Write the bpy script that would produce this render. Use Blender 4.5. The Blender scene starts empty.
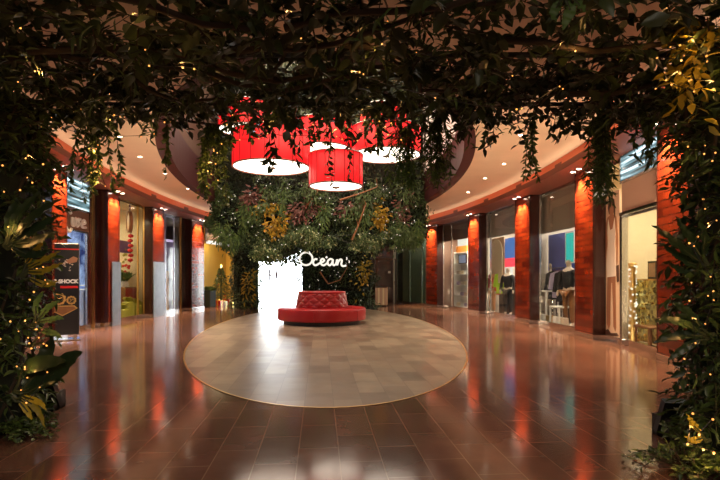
import bpy, math, random
import numpy as np
from mathutils import Vector, Matrix
random.seed(7); rng = np.random.default_rng(7)
PI = math.pi
scn = bpy.context.scene
COL = scn.collection

# ------------------------------------------------------------------ camera
F, HOR, EYE, TH = 500.0, 278.0, 1.30, math.radians(4.57)
CU, CV = -0.14, -14.03
cd = bpy.data.cameras.new('camera'); cam = bpy.data.objects.new('camera', cd); COL.objects.link(cam)
cam.location = (CU, CV, EYE); cam.rotation_euler = (PI/2, 0, -TH)
cd.sensor_width = 36; cd.lens = F/720*36; cd.shift_y = (HOR-240)/720; cd.clip_end = 200; cd.clip_start = .05
scn.camera = cam
def at(px, D, py=None, z=0.0):
    """world point at depth D in front of the viewpoint, on the sight line of column px"""
    X = (px-360)*D/F
    if py is not None: z = EYE+(HOR-py)*D/F
    return Vector((CU+X*math.cos(TH)+D*math.sin(TH), CV-X*math.sin(TH)+D*math.cos(TH), z))
def proj(p):
    du, dv = p[0]-CU, p[1]-CV
    D = du*math.sin(TH)+dv*math.cos(TH); X = du*math.cos(TH)-dv*math.sin(TH)
    return 360+F*X/D, HOR-(p[2]-EYE)*F/D, D
# ------------------------------------------------------------------ oval mall plan
FA, FB = 5.78, 14.8
def fac(side, v, off=0.0, z=0.0):
    u = FA*math.sqrt(max(1-(v/FB)**2, .02)); n = Vector((u/FA**2, v/FB**2)).normalized()
    return Vector((side*(u+n.x*off), v+n.y*off, z))
def facrot(side, v):
    u = FA*math.sqrt(max(1-(v/FB)**2, .02)); n = Vector((side*u/FA**2, v/FB**2)).normalized()
    return math.atan2(-n.x, n.y)          # local x = along the wall, local y = into the shop
def vat(side, px, off=0.0):
    lo, hi = -9.5, 13.0
    for _ in range(50):
        m = (lo+hi)/2; x = proj(fac(side, m, off))[0]
        if (x > px) == (side > 0): lo = m
        else: hi = m
    return (lo+hi)/2

# ------------------------------------------------------------------ materials
def _new(name):
    m = bpy.data.materials.new(name); m.use_nodes = True
    nt = m.node_tree; return m, nt, nt.nodes['Principled BSDF']
def mat(name, col, rough=.5, metal=0, emit=None, es=0, coat=0, spec=.5, noise=0, nscale=6):
    m, nt, b = _new(name)
    b.inputs['Base Color'].default_value = (*col, 1); b.inputs['Roughness'].default_value = rough
    b.inputs['Metallic'].default_value = metal; b.inputs['Specular IOR Level'].default_value = spec
    b.inputs['Coat Weight'].default_value = coat; b.inputs['Coat Roughness'].default_value = .06
    if emit: b.inputs['Emission Color'].default_value = (*emit, 1); b.inputs['Emission Strength'].default_value = es
    if noise:
        tc = nt.nodes.new('ShaderNodeTexCoord'); nz = nt.nodes.new('ShaderNodeTexNoise'); nz.inputs['Scale'].default_value = nscale
        nz.inputs['Detail'].default_value = 4
        nt.links.new(tc.outputs['Object'], nz.inputs['Vector'])
        hs = nt.nodes.new('ShaderNodeMixRGB'); hs.blend_type = 'MULTIPLY'; hs.inputs[0].default_value = noise
        cr = nt.nodes.new('ShaderNodeValToRGB'); cr.color_ramp.elements[0].position = .3; cr.color_ramp.elements[1].position = .7
        cr.color_ramp.elements[0].color = (.35, .35, .35, 1); cr.color_ramp.elements[1].color = (1, 1, 1, 1)
        hs.inputs[1].default_value = (*col, 1)
        nt.links.new(nz.outputs['Fac'], cr.inputs[0]); nt.links.new(cr.outputs[0], hs.inputs[2]); nt.links.new(hs.outputs[0], b.inputs['Base Color'])
    return m
def tile_mat(name, c1, c2, mortar, bw, rh, plane='XY', rough=.2, coat=0, msize=.004, offset=.5, bump=.3, rot=0, rvar=.08, spec=.5, bias=0):
    m, nt, b = _new(name); N = nt.nodes.new; L = nt.links.new
    tc = N('ShaderNodeTexCoord'); br = N('ShaderNodeTexBrick')
    if plane == 'XZ':
        sp = N('ShaderNodeSeparateXYZ'); cb = N('ShaderNodeCombineXYZ'); L(tc.outputs['Object'], sp.inputs[0])
        ad = N('ShaderNodeMath'); L(sp.outputs['X'], ad.inputs[0]); L(sp.outputs['Y'], ad.inputs[1])
        L(ad.outputs[0], cb.inputs['X']); L(sp.outputs['Z'], cb.inputs['Y']); src = cb.outputs[0]
    else:
        mp = N('ShaderNodeMapping'); mp.inputs['Rotation'].default_value = (0, 0, rot); L(tc.outputs['Object'], mp.inputs[0]); src = mp.outputs[0]
    L(src, br.inputs['Vector'])
    for k, v in (('Color1', c1), ('Color2', c2), ('Mortar', mortar)): br.inputs[k].default_value = (*v, 1)
    for k, v in (('Scale', 1), ('Mortar Size', msize), ('Brick Width', bw), ('Row Height', rh), ('Bias', bias), ('Mortar Smooth', .1)): br.inputs[k].default_value = v
    br.offset = offset
    nz = N('ShaderNodeTexNoise'); nz.inputs['Scale'].default_value = 3.5; nz.inputs['Detail'].default_value = 6; L(src, nz.inputs['Vector'])
    mx = N('ShaderNodeMixRGB'); mx.blend_type = 'OVERLAY'; mx.inputs[0].default_value = .45
    L(br.outputs['Color'], mx.inputs[1]); L(nz.outputs['Color'], mx.inputs[2])
    bw_ = N('ShaderNodeRGBToBW'); L(nz.outputs['Color'], bw_.inputs[0])
    L(bw_.outputs[0], mx.inputs[2]); L(mx.outputs[0], b.inputs['Base Color'])
    ma = N('ShaderNodeMath'); ma.operation = 'MULTIPLY_ADD'; ma.inputs[1].default_value = rvar; ma.inputs[2].default_value = rough
    L(nz.outputs['Fac'], ma.inputs[0]); L(ma.outputs[0], b.inputs['Roughness'])
    b.inputs['Coat Weight'].default_value = coat; b.inputs['Coat Roughness'].default_value = .05; b.inputs['Specular IOR Level'].default_value = spec
    bp = N('ShaderNodeBump'); bp.inputs['Strength'].default_value = bump; bp.inputs['Distance'].default_value = .004
    inv = N('ShaderNodeMath'); inv.operation = 'MULTIPLY_ADD'; inv.inputs[1].default_value = -1.0
    L(br.outputs['Fac'], inv.inputs[0]); L(nz.outputs['Fac'], inv.inputs[2]); L(inv.outputs[0], bp.inputs['Height']); L(bp.outputs[0], b.inputs['Normal'])
    return m
def glass_mat(name, tint=(.93, .96, .95), base=.06):
    m = bpy.data.materials.new(name); m.use_nodes = True; nt = m.node_tree; nt.nodes.clear(); N = nt.nodes.new; L = nt.links.new
    o = N('ShaderNodeOutputMaterial'); mx = N('ShaderNodeMixShader'); t = N('ShaderNodeBsdfTransparent'); g = N('ShaderNodeBsdfGlossy')
    fr = N('ShaderNodeFresnel'); ge = N('ShaderNodeNewGeometry'); ma = N('ShaderNodeMath'); ma.operation = 'MULTIPLY_ADD'; ma.inputs[1].default_value = 1/1.45-1.45; ma.inputs[2].default_value = 1.45
    L(ge.outputs['Backfacing'], ma.inputs[0]); L(ma.outputs[0], fr.inputs['IOR']); g.inputs['Roughness'].default_value = .01
    t.inputs[0].default_value = (*tint, 1)
    L(fr.outputs[0], mx.inputs[0]); L(t.outputs[0], mx.inputs[1]); L(g.outputs[0], mx.inputs[2]); L(mx.outputs[0], o.inputs[0])
    return m
def leaf_mat(name, dark, light, rough=.4, trans=.15, spec=.5):
    m, nt, b = _new(name); N = nt.nodes.new; L = nt.links.new
    a = N('ShaderNodeAttribute'); a.attribute_name = 'tint'
    cr = N('ShaderNodeValToRGB'); cr.color_ramp.elements[0].color = (*dark, 1); cr.color_ramp.elements[1].color = (*light, 1)
    L(a.outputs['Fac'], cr.inputs[0]); L(cr.outputs[0], b.inputs['Base Color'])
    b.inputs['Roughness'].default_value = rough; b.inputs['Specular IOR Level'].default_value = spec
    if trans:
        tr = N('ShaderNodeBsdfTranslucent'); L(cr.outputs[0], tr.inputs[0]); mx = N('ShaderNodeMixShader'); mx.inputs[0].default_value = trans
        o = nt.nodes['Material Output']; L(b.outputs[0], mx.inputs[1]); L(tr.outputs[0], mx.inputs[2]); L(mx.outputs[0], o.inputs[0])
    return m
def glow(name, col, s): return mat(name, (.02, .02, .02), .5, 0, col, s)

M = {}
M['floor'] = tile_mat('brown_floor_tile', (.105, .05, .036), (.15, .074, .052), (.22, .13, .09), .60, .30, rot=PI/2, rough=.075, rvar=.09, msize=.004, bump=.025)
M['oval'] = tile_mat('beige_stone_tile', (.14, .10, .07), (.265, .205, .145), (.13, .10, .075), .60, .30, rot=PI/2, rough=.26, rvar=.16, msize=.004, bump=.03)
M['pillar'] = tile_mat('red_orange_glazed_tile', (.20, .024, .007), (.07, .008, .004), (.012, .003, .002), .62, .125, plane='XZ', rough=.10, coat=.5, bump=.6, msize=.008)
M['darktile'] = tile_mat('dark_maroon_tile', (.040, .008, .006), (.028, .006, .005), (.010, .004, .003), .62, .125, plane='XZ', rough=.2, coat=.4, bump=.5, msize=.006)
M['soffit'] = mat('beige_plaster', (.72, .54, .40), .8, noise=.12, nscale=1.5)
M['coffer'] = mat('beige_ceiling_board', (.50, .36, .25), .8)
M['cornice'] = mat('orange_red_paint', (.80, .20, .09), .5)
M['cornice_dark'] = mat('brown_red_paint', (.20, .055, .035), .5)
M['maroon'] = mat('dark_red_plaster', (.045, .005, .006), .6)
M['upwall'] = mat('dim_brown_plaster', (.12, .075, .055), .8)
M['steel'] = mat('brushed_steel', (.62, .62, .62), .25, 1)
M['dullsteel'] = mat('dull_steel', (.30, .29, .30), .38, 1, noise=.4, nscale=4)
M['chrome'] = mat('polished_steel', (.75, .76, .78), .12, 1)
M['goldprint'] = mat('gold_print', (.55, .33, .10), .4)
M['gold'] = mat('brass', (.75, .50, .20), .28, 1)
M['black'] = mat('black_satin', (.012, .012, .013), .4)
M['blackgloss'] = mat('black_gloss', (.010, .010, .012), .15)
M['glass'] = glass_mat('shop_glass')
M['greenglass'] = glass_mat('green_glass', (.62, .72, .64))
M['white'] = mat('white_paint', (.80, .80, .78), .5)
M['cream'] = mat('cream_paint', (.78, .66, .46), .6)
M['yellow'] = mat('mustard_wall', (.72, .48, .10), .6)
M['dark'] = mat('charcoal_wall', (.05, .04, .04), .6)
M['brownwall'] = mat('brown_wall', (.16, .08, .05), .6)
M['bluewall'] = mat('blue_wall', (.12, .16, .50), .6)
M['bluewhite'] = mat('pale_blue_wall', (.30, .40, .72), .5)
M['lav'] = mat('lavender_wall', (.38, .32, .48), .6)
M['purple'] = mat('violet_wall', (.25, .14, .45), .6)
M['tan'] = mat('tan_panel', (.52, .33, .20), .55)
M['sheet'] = mat('pale_tan_print', (.66, .48, .33), .5)
M['pinkbeige'] = mat('rosy_beige_panel', (.55, .36, .27), .5)
M['peach'] = mat('peach_panel', (.70, .34, .17), .5)
M['greige'] = mat('greige_panel', (.42, .36, .30), .6)
M['orange'] = mat('orange_panel', (.8, .30, .05), .5)
M['wood'] = mat('brown_wood', (.28, .12, .045), .4, noise=.5, nscale=9)
M['redleather'] = mat('red_leather', (.36, .008, .012), .34, spec=.5)
M['redleather2'] = mat('deep_red_leather', (.27, .006, .010), .30, spec=.6)
M['bark'] = mat('dark_bark', (.045, .028, .016), .8, noise=.5, nscale=20)
M['stem'] = mat('green_stem', (.04, .05, .015), .6)
M['soil'] = mat('dark_green_backing', (.010, .016, .010), .9)
M['skin'] = mat('tan_skin_print', (.34, .15, .075), .5)
M['hair'] = mat('dark_brown_print', (.06, .025, .015), .5)
M['dress'] = mat('white_print', (.86, .78, .68), .5)
M['red'] = mat('bright_red', (.65, .02, .02), .4)
M['lime'] = mat('lime_fabric', (.45, .75, .05), .6)
M['coatfab'] = mat('black_fabric', (.015, .014, .017), .8)
M['mann'] = mat('pale_mannequin', (.62, .50, .40), .4)
M['redshade'] = mat('red_lamp_fabric', (.40, .005, .008), .6, 0, (.95, .006, .012), .45)
M['diffuser'] = mat('white_lamp_diffuser', (.8, .78, .74), .5, 0, (1, .87, .70), 2.3)
M['bulb'] = glow('warm_bulb', (1, .36, .07), 1.15)
M['bulbcool'] = glow('pale_bulb', (1, .90, .72), .9)
M['lamp'] = glow('warm_lamp_glow', (1, .84, .62), 14)
M['day'] = glow('daylight_glow', (.90, .97, 1.0), 7.0)
M['screen'] = glow('teal_screen_glow', (.05, .75, .62), .4)
M['bluescreen'] = glow('blue_screen_glow', (.10, .25, .70), .4)
M['redsign'] = glow('red_sign_glow', (1, .05, .08), .8)
M['whitesign'] = glow('white_sign_glow', (1, .92, .78), .55)
M['gem'] = mat('gold_sequin', (.9, .68, .20), .2, 1)
M['yellowlit'] = mat('yellow_green_tissue', (.34, .32, .04), .5)
L_ = M
M['leaf'] = leaf_mat('dark_leaf', (.014, .022, .009), (.055, .080, .026), .36, .12)
M['leafcol'] = leaf_mat('column_leaf', (.018, .034, .012), (.095, .150, .035), .42, .15)
M['leafwall'] = leaf_mat('wall_leaf', (.014, .036, .020), (.095, .155, .050), .5, .15)
M['vine'] = leaf_mat('vine_leaf', (.035, .065, .018), (.15, .22, .05), .45, .25)
M['fernleaf'] = leaf_mat('fern_leaf', (.035, .085, .025), (.13, .22, .05), .5, .2)
M['pale'] = leaf_mat('variegated_leaf', (.10, .17, .06), (.42, .46, .22), .5, .15)
M['golden'] = leaf_mat('golden_leaf', (.26, .15, .01), (.50, .33, .02), .5, .2)
M['pink'] = leaf_mat('dusky_pink_leaf', (.10, .04, .032), (.24, .105, .085), .5, .15)
M['broad'] = leaf_mat('broad_dark_leaf', (.010, .022, .010), (.03, .055, .02), .35, .08)
M['yellowleaf'] = leaf_mat('yellow_leaf', (.20, .15, .01), (.48, .36, .03), .5, .25)  # also carries the bulb light on plain leaves

def reflection_streak_mat():  # streaks of glass reflections are painted into the glow
    m, nt, b = _new('painted_reflection_streaks'); N = nt.nodes.new; L = nt.links.new
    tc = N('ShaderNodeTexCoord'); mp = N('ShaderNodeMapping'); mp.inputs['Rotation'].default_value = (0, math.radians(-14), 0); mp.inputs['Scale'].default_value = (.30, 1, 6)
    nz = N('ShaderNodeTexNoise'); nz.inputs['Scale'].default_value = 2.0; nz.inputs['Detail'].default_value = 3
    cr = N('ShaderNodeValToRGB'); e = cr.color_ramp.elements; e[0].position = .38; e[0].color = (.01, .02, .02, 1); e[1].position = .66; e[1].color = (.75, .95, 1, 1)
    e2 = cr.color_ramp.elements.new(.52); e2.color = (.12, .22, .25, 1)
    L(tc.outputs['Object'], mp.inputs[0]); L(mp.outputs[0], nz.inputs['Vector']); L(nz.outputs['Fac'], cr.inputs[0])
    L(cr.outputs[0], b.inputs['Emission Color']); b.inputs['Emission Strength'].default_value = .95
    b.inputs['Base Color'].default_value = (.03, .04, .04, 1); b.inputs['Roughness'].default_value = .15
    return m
M['reflstreak'] = reflection_streak_mat()
def sequin_mat():
    m, nt, b = _new('gold_glitter'); N = nt.nodes.new; L = nt.links.new
    tc = N('ShaderNodeTexCoord'); vo = N('ShaderNodeTexVoronoi'); vo.inputs['Scale'].default_value = 16
    L(tc.outputs['Object'], vo.inputs['Vector'])
    cr = N('ShaderNodeValToRGB'); e = cr.color_ramp.elements; e[0].color = (.06, .05, .012, 1); e[1].position = .8; e[1].color = (.95, .88, .36, 1)
    bw = N('ShaderNodeRGBToBW'); L(vo.outputs['Color'], bw.inputs[0]); L(bw.outputs[0], cr.inputs[0]); L(cr.outputs[0], b.inputs['Base Color'])
    b.inputs['Metallic'].default_value = .6; b.inputs['Roughness'].default_value = .3
    bp = N('ShaderNodeBump'); bp.inputs['Strength'].default_value = 1; bp.inputs['Distance'].default_value = .05; L(bw.outputs[0], bp.inputs['Height']); L(bp.outputs[0], b.inputs['Normal'])
    return m
M['sequin'] = sequin_mat()
def figureprint_mat():
    m, nt, b = _new('blue_printed_backdrop'); N = nt.nodes.new; L = nt.links.new
    tc = N('ShaderNodeTexCoord'); nz = N('ShaderNodeTexNoise'); nz.inputs['Scale'].default_value = 2.6; nz.inputs['Detail'].default_value = 4; nz.inputs['Distortion'].default_value = .8
    L(tc.outputs['Object'], nz.inputs['Vector'])
    cr = N('ShaderNodeValToRGB'); e = cr.color_ramp.elements; e[0].position = .35; e[0].color = (.02, .035, .14, 1); e[1].position = .68; e[1].color = (.45, .60, .95, 1)
    L(nz.outputs['Fac'], cr.inputs[0]); L(cr.outputs[0], b.inputs['Base Color']); L(cr.outputs[0], b.inputs['Emission Color']); b.inputs['Emission Strength'].default_value = .55; b.inputs['Roughness'].default_value = .25  # glow added to the print for the blue lit window
    return m
M['blueprint'] = figureprint_mat()

# ------------------------------------------------------------------ mesh helpers
class MB:
    def __init__(s): s.v, s.f = [], []
    def add(s, vs, fs, T=None):
        n = len(s.v); s.v += [tuple(T @ Vector(p)) if T else tuple(p) for p in vs]; s.f += [tuple(i+n for i in f) for f in fs]; return s
    def box(s, x0, x1, y0, y1, z0, z1, T=None):
        vs = [(x, y, z) for x in (x0, x1) for y in (y0, y1) for z in (z0, z1)]
        return s.add(vs, [(0, 1, 3, 2), (4, 6, 7, 5), (0, 4, 5, 1), (2, 3, 7, 6), (0, 2, 6, 4), (1, 5, 7, 3)], T)
    def bbox(s, x0, x1, y0, y1, z0, z1, b=.01, T=None):
        """box with chamfered vertical and top edges"""
        pr = [(x0+b, y0), (x1-b, y0), (x1, y0+b), (x1, y1-b), (x1-b, y1), (x0+b, y1), (x0, y1-b), (x0, y0+b)]
        cx, cy = (x0+x1)/2, (y0+y1)/2
        def sc(p): return (p[0]+(b if p[0] < cx else -b)*.8, p[1]+(b if p[1] < cy else -b)*.8)
        vs = [(*sc(p), z0) for p in pr]+[(*p, z0+b) for p in pr]+[(*p, z1-b) for p in pr]+[(*sc(p), z1) for p in pr]
        fs = [tuple(reversed(range(8))), tuple(range(24, 32))]
        for k in range(3): fs += [(k*8+i, k*8+(i+1) % 8, k*8+8+(i+1) % 8, k*8+8+i) for i in range(8)]
        return s.add(vs, fs, T)
    def prism(s, pts, y0, y1, T=None):
        """outline in the local XZ plane, given thickness along y"""
        n = len(pts); vs = [(p[0], y0, p[1]) for p in pts]+[(p[0], y1, p[1]) for p in pts]
        return s.add(vs, [tuple(range(n)), tuple(reversed(range(n, 2*n)))]+[(i, i+n, (i+1) % n+n, (i+1) % n) for i in range(n)], T)
    def tube(s, pts, r, n=6, cap=True, T=None):
        P = [Vector(p) for p in pts]; R = r if hasattr(r, '__len__') else [r]*len(P); vs, fs = [], []
        up = Vector((0, 0, 1)); prev = None
        for i, p in enumerate(P):
            t = (P[min(i+1, len(P)-1)]-P[max(i-1, 0)]).normalized()
            if prev is None: a = t.cross(up) if abs(t.dot(up)) < .95 else t.cross(Vector((1, 0, 0)))
            else: a = prev-t*prev.dot(t)
            a.normalize(); prev = a; b = t.cross(a)
            vs += [tuple(p+(a*math.cos(k*2*PI/n)+b*math.sin(k*2*PI/n))*R[i]) for k in range(n)]
        for i in range(len(P)-1): fs += [(i*n+k, i*n+(k+1) % n, (i+1)*n+(k+1) % n, (i+1)*n+k) for k in range(n)]
        if cap: fs += [tuple(reversed(range(n))), tuple(range((len(P)-1)*n, len(P)*n))]
        return s.add(vs, fs, T)
    def lathe(s, prof, n=32, c=(0, 0, 0), rf=None, T=None, cap=True):
        vs, fs = [], []
        for i, (r, z) in enumerate(prof):
            for k in range(n):
                a = k*2*PI/n; rr = r+(rf(i, k) if rf else 0); vs.append((c[0]+rr*math.cos(a), c[1]+rr*math.sin(a), c[2]+z))
        for i in range(len(prof)-1): fs += [(i*n+k, i*n+(k+1) % n, (i+1)*n+(k+1) % n, (i+1)*n+k) for k in range(n)]
        if cap and prof[0][0] > 1e-4: fs.append(tuple(reversed(range(n))))
        if cap and prof[-1][0] > 1e-4: fs.append(tuple(range((len(prof)-1)*n, len(prof)*n)))
        return s.add(vs, fs, T)
    def ball(s, c, r, n=8, T=None):
        rx, ry, rz = r if hasattr(r, '__len__') else (r, r, r)
        vs = [(c[0], c[1], c[2]-rz)]; m = max(n//2, 3)
        for i in range(1, m):
            p = -PI/2+PI*i/m; vs += [(c[0]+rx*math.cos(p)*math.cos(2*PI*k/n), c[1]+ry*math.cos(p)*math.sin(2*PI*k/n), c[2]+rz*math.sin(p)) for k in range(n)]
        vs.append((c[0], c[1], c[2]+rz)); e = len(vs)-1; fs = [(0, 1+(k+1) % n, 1+k) for k in range(n)]
        for i in range(m-2): fs += [(1+i*n+k, 1+i*n+(k+1) % n, 1+(i+1)*n+(k+1) % n, 1+(i+1)*n+k) for k in range(n)]
        fs += [(e, 1+(m-2)*n+k, 1+(m-2)*n+(k+1) % n) for k in range(n)]
        return s.add(vs, fs, T)
    def build(s, name, m, parent=None, smooth=False):
        me = bpy.data.meshes.new(name); me.from_pydata(s.v, [], s.f); me.materials.append(m)
        if smooth: me.polygons.foreach_set('use_smooth', [True]*len(me.polygons))
        me.update(); o = bpy.data.objects.new(name, me); COL.objects.link(o)
        if parent: o.parent = parent
        return o
def fixn(o):
    import bmesh
    bm = bmesh.new(); bm.from_mesh(o.data); bmesh.ops.recalc_face_normals(bm, faces=bm.faces); bm.to_mesh(o.data); bm.free(); return o
def tag(o, label=None, cat=None, group=None, kind=None):
    if label: o['label'] = label
    if cat: o['category'] = cat
    if group: o['group'] = group
    if kind: o['kind'] = kind
    return o
def thing(name, label, cat, loc=(0, 0, 0), rz=0, group=None, kind=None):
    o = bpy.data.objects.new(name, None); COL.objects.link(o); o.empty_display_size = .1
    o.location = loc; o.rotation_euler = (0, 0, rz); return tag(o, label, cat, group, kind)
def shopthing(name, label, cat, side, px, off, z=0, group=None, kind=None, turn=0, mar=.3):
    v = vat(side, px, off)
    if off > .35:
        lo, hi = min(BAYS[side], key=lambda q: abs((q[0]+q[1])/2-v)); v = min(max(v, lo+mar), hi-mar)
    p = fac(side, v, off, z)
    return thing(name, label, cat, p, facrot(side, v)+turn, group, kind)
def zat(side, px, off, py):
    p = fac(side, vat(side, px, off), off); return EYE+(HOR-py)*proj(p)[2]/F
def text(name, s, size, m, parent, loc, ext=.004, bold=0, shear=0, align='CENTER'):
    c = bpy.data.curves.new(name, 'FONT'); c.body = s; c.size = size; c.extrude = ext; c.offset = bold; c.shear = shear; c.align_x = align; c.align_y = 'CENTER'
    c.materials.append(m); o = bpy.data.objects.new(name+'_curve', c); me = bpy.data.meshes.new_from_object(o); bpy.data.objects.remove(o); o = bpy.data.objects.new(name, me); COL.objects.link(o); o.parent = parent; o.location = loc; o.rotation_euler = (PI/2, 0, 0); return o
def lamp(kind, name, loc, energy, col, parent=None, **kw):
    l = bpy.data.lights.new(name, kind); l.energy = energy; l.color = col; rot = kw.pop('rot', None)
    for k, v in kw.items(): setattr(l, k, v)
    o = bpy.data.objects.new(name, l); COL.objects.link(o); o.location = loc
    if rot: o.rotation_euler = rot
    if parent: o.parent = parent
    return o

# ------------------------------------------------------------------ leaves
def leaves(name, m, pos, d, up, ln, wd, parent, tint=None, fold=.25, droop=.12):
    pos = np.asarray(pos, float); n = len(pos); d = np.asarray(d, float); d = d/np.linalg.norm(d, axis=1)[:, None]
    up = np.asarray(up, float)+1e-4; s = np.cross(d, up); s /= (np.linalg.norm(s, axis=1)[:, None]+1e-9); w = np.cross(s, d)
    ln = np.asarray(ln, float).reshape(-1, 1)*np.ones((n, 1)); wd = np.asarray(wd, float).reshape(-1, 1)*np.ones((n, 1))
    def P(t, x, h): return pos+d*ln*t+s*wd*x+w*(ln*h)
    V = np.stack([P(0, 0, 0), P(.35, 0, -.02), P(.72, 0, -.06-droop*.3), P(.35, .5, fold*.18), P(.72, .36, fold*.12-droop*.3),
                  P(.35, -.5, fold*.18), P(.72, -.36, fold*.12-droop*.3), P(1, 0, -.05-droop)], 1).reshape(-1, 3)
    tri = np.array([[0, 1, 3], [0, 5, 1], [1, 2, 4], [1, 4, 3], [1, 5, 6], [1, 6, 2], [2, 7, 4], [2, 6, 7]])
    Fi = (tri[None]+(np.arange(n)*8)[:, None, None]).reshape(-1)
    me = bpy.data.meshes.new(name); me.vertices.add(n*8); me.vertices.foreach_set('co', V.reshape(-1))
    nf = n*8; me.loops.add(nf*3); me.loops.foreach_set('vertex_index', Fi.astype(np.int32)); me.polygons.add(nf)
    me.polygons.foreach_set('loop_start', np.arange(0, nf*3, 3, dtype=np.int32)); me.polygons.foreach_set('loop_total', np.full(nf, 3, dtype=np.int32))
    me.update(calc_edges=True); me.validate()
    t = rng.random(n) if tint is None else np.clip(np.asarray(tint), 0, 1)
    a = me.attributes.new('tint', 'FLOAT', 'POINT'); a.data.foreach_set('value', np.repeat(t, 8).astype(np.float32))
    me.materials.append(m); o = bpy.data.objects.new(name, me); COL.objects.link(o)
    if parent: o.parent = parent
    return o
def rnd(n, s=1.0): return rng.normal(0, s, (n, 3))
def along(pts, n):
    """n random positions and tangents on a polyline"""
    P = np.array([tuple(p) for p in pts]); k = rng.integers(0, len(P)-1, n); t = rng.random((n, 1)); T = P[k+1]-P[k]
    return P[k]+T*t, T/np.linalg.norm(T, axis=1)[:, None]

# ================================================================== THE SETTING
OC, OA, OB = (-.15, 1.8), 3.7, 9.6                       # ceiling opening
def ell(a, k, cu=OC[0], cv=OC[1], A=OA, B=OB, off=0): return (cu+(A+off)*math.cos(a), cv+(B+off)*math.sin(a))
tag(MB().box(-13, 13, -24, 16, -.1, 0).build('floor', M['floor']), 'polished brown tiled mall floor around the pale oval', 'floor', kind='structure')
b = MB(); n = 128; b.add([(2.98*math.cos(2*PI*k/n), -.25+8.75*math.sin(2*PI*k/n), z) for z in (-.02, .004) for k in range(n)],
      [tuple(range(n, 2*n))]+[(k, (k+1) % n, n+(k+1) % n, n+k) for k in range(n)])
tag(b.build('floor_oval', M['oval']), 'large oval of beige stone tiles let into the brown floor', 'floor', kind='structure')
b = MB()
b.add([((3.01 if j else 2.98)*math.cos(2*PI*k/n), -.25+(8.78 if j else 8.75)*math.sin(2*PI*k/n), .005) for j in (0, 1) for k in range(n)], [(k, (k+1) % n, n+(k+1) % n, n+k) for k in range(n)])
tag(b.build('trim_1', M['gold']), 'thin metal edging strip around the beige stone oval', 'trim', kind='structure')
# ceiling soffit with the oval opening
b = MB(); n = 120; vs = []; CZ = 4.02
for k in range(n):
    a = 2*PI*k/n; x, y = ell(a, k); c, s_ = math.cos(a), math.sin(a); t = 1/max(abs(c)/9.8, abs(s_)/(25.8 if s_ < 0 else 13.8), 1e-6)
    vs += [(x, y, CZ), (OC[0]+c*t, OC[1]+s_*t, CZ), (x, y, CZ+.3), (OC[0]+c*t, OC[1]+s_*t, CZ+.3)]
b.add(vs, [f for k in range(n) for f in ((k*4, (k+1) % n*4, (k+1) % n*4+1, k*4+1), (k*4+2, k*4+3, (k+1) % n*4+3, (k+1) % n*4+2))])
tag(fixn(b.build('ceiling', M['soffit'])), 'beige plaster soffit ring around the oval ceiling opening', 'ceiling', kind='structure')
# wall of the opening, going up to the floor above
def ring(name, z0, z1, o0, o1, m, label):
    b = MB(); n = 120
    b.add([(*ell(2*PI*k/n, k, off=o), z) for (o, z) in ((o0, z0), (o0, z1), (o1, z1), (o1, z0)) for k in range(n)], [(j*n+k, j*n+(k+1) % n, ((j+1) % 4)*n+(k+1) % n, ((j+1) % 4)*n+k) for j in range(4) for k in range(n)])
    return tag(fixn(b.build(name, m, smooth=False)), label, 'wall', kind='structure')
ring('wall_atrium', CZ-.02, 5.0, 0, .25, M['maroon'], 'dark red upstand around the oval ceiling opening')
ring('wall_gallery', 5.0, 9.0, .12, .37, M['upwall'], 'dim brown upper gallery wall above the oval opening')
tag(MB().box(-9.8, 9.8, -24, 15.6, 9.0, 9.2).build('ceiling_upper', M['coffer']), 'high ceiling over the oval opening', 'ceiling', kind='structure')
# facade fascia on both sides, with a lip made for added soffit fill lights
COVE_FILL = 1.6
PIL = {1: [(426, 437), (468, 479), (515, 529.5), (575, 593), (657, 689)], -1: [(192, 204), (153, 164), (108, 119.5), (52, 67)]}
for side, nm in ((1, 'right'), (-1, 'left')):
    prof = [(.62, 3.66), (-.50, 3.66), (-.50, 3.79), (-.47, 3.79), (-.47, 3.70), (-.36, 3.70), (-.36, 4.03), (.62, 4.03)]
    vv = [-11.5+.25*i for i in range(91)]
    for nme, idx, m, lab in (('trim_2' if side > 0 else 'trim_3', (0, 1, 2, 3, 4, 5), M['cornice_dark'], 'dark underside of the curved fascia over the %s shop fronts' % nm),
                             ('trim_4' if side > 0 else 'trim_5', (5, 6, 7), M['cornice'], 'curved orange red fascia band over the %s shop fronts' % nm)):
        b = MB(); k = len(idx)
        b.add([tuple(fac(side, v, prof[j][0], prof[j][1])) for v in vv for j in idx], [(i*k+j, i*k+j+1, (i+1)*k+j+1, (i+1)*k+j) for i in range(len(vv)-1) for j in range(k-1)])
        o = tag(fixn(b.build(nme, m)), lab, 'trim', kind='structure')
        if k == 3 and len(prof):
            for v in (-5.2, -3.0, -.4, 2.2, 5.0):
                T = Matrix.Translation(fac(side, v, -.362, 3.86)) @ Matrix.Rotation(facrot(side, v), 4, 'Z')
                g = MB()
                for q in range(4): g.box(-.17, .17, -.008, .0, -.055+q*.03, -.037+q*.03, T)
                g.box(-.19, .19, -.004, .004, -.065, .065, T); g.build('air_vent', M['cornice_dark'], o)
    for i in range(11):
        v = -9.5+2*i; q = fac(side, v, -.41, 3.745)
        lamp('AREA', 'cove_fill_light', q, COVE_FILL, (1, .74, .50), None, shape='RECTANGLE', size=1.9, size_y=.07, rot=(PI+math.radians(52), 0, facrot(side, v)))
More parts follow.
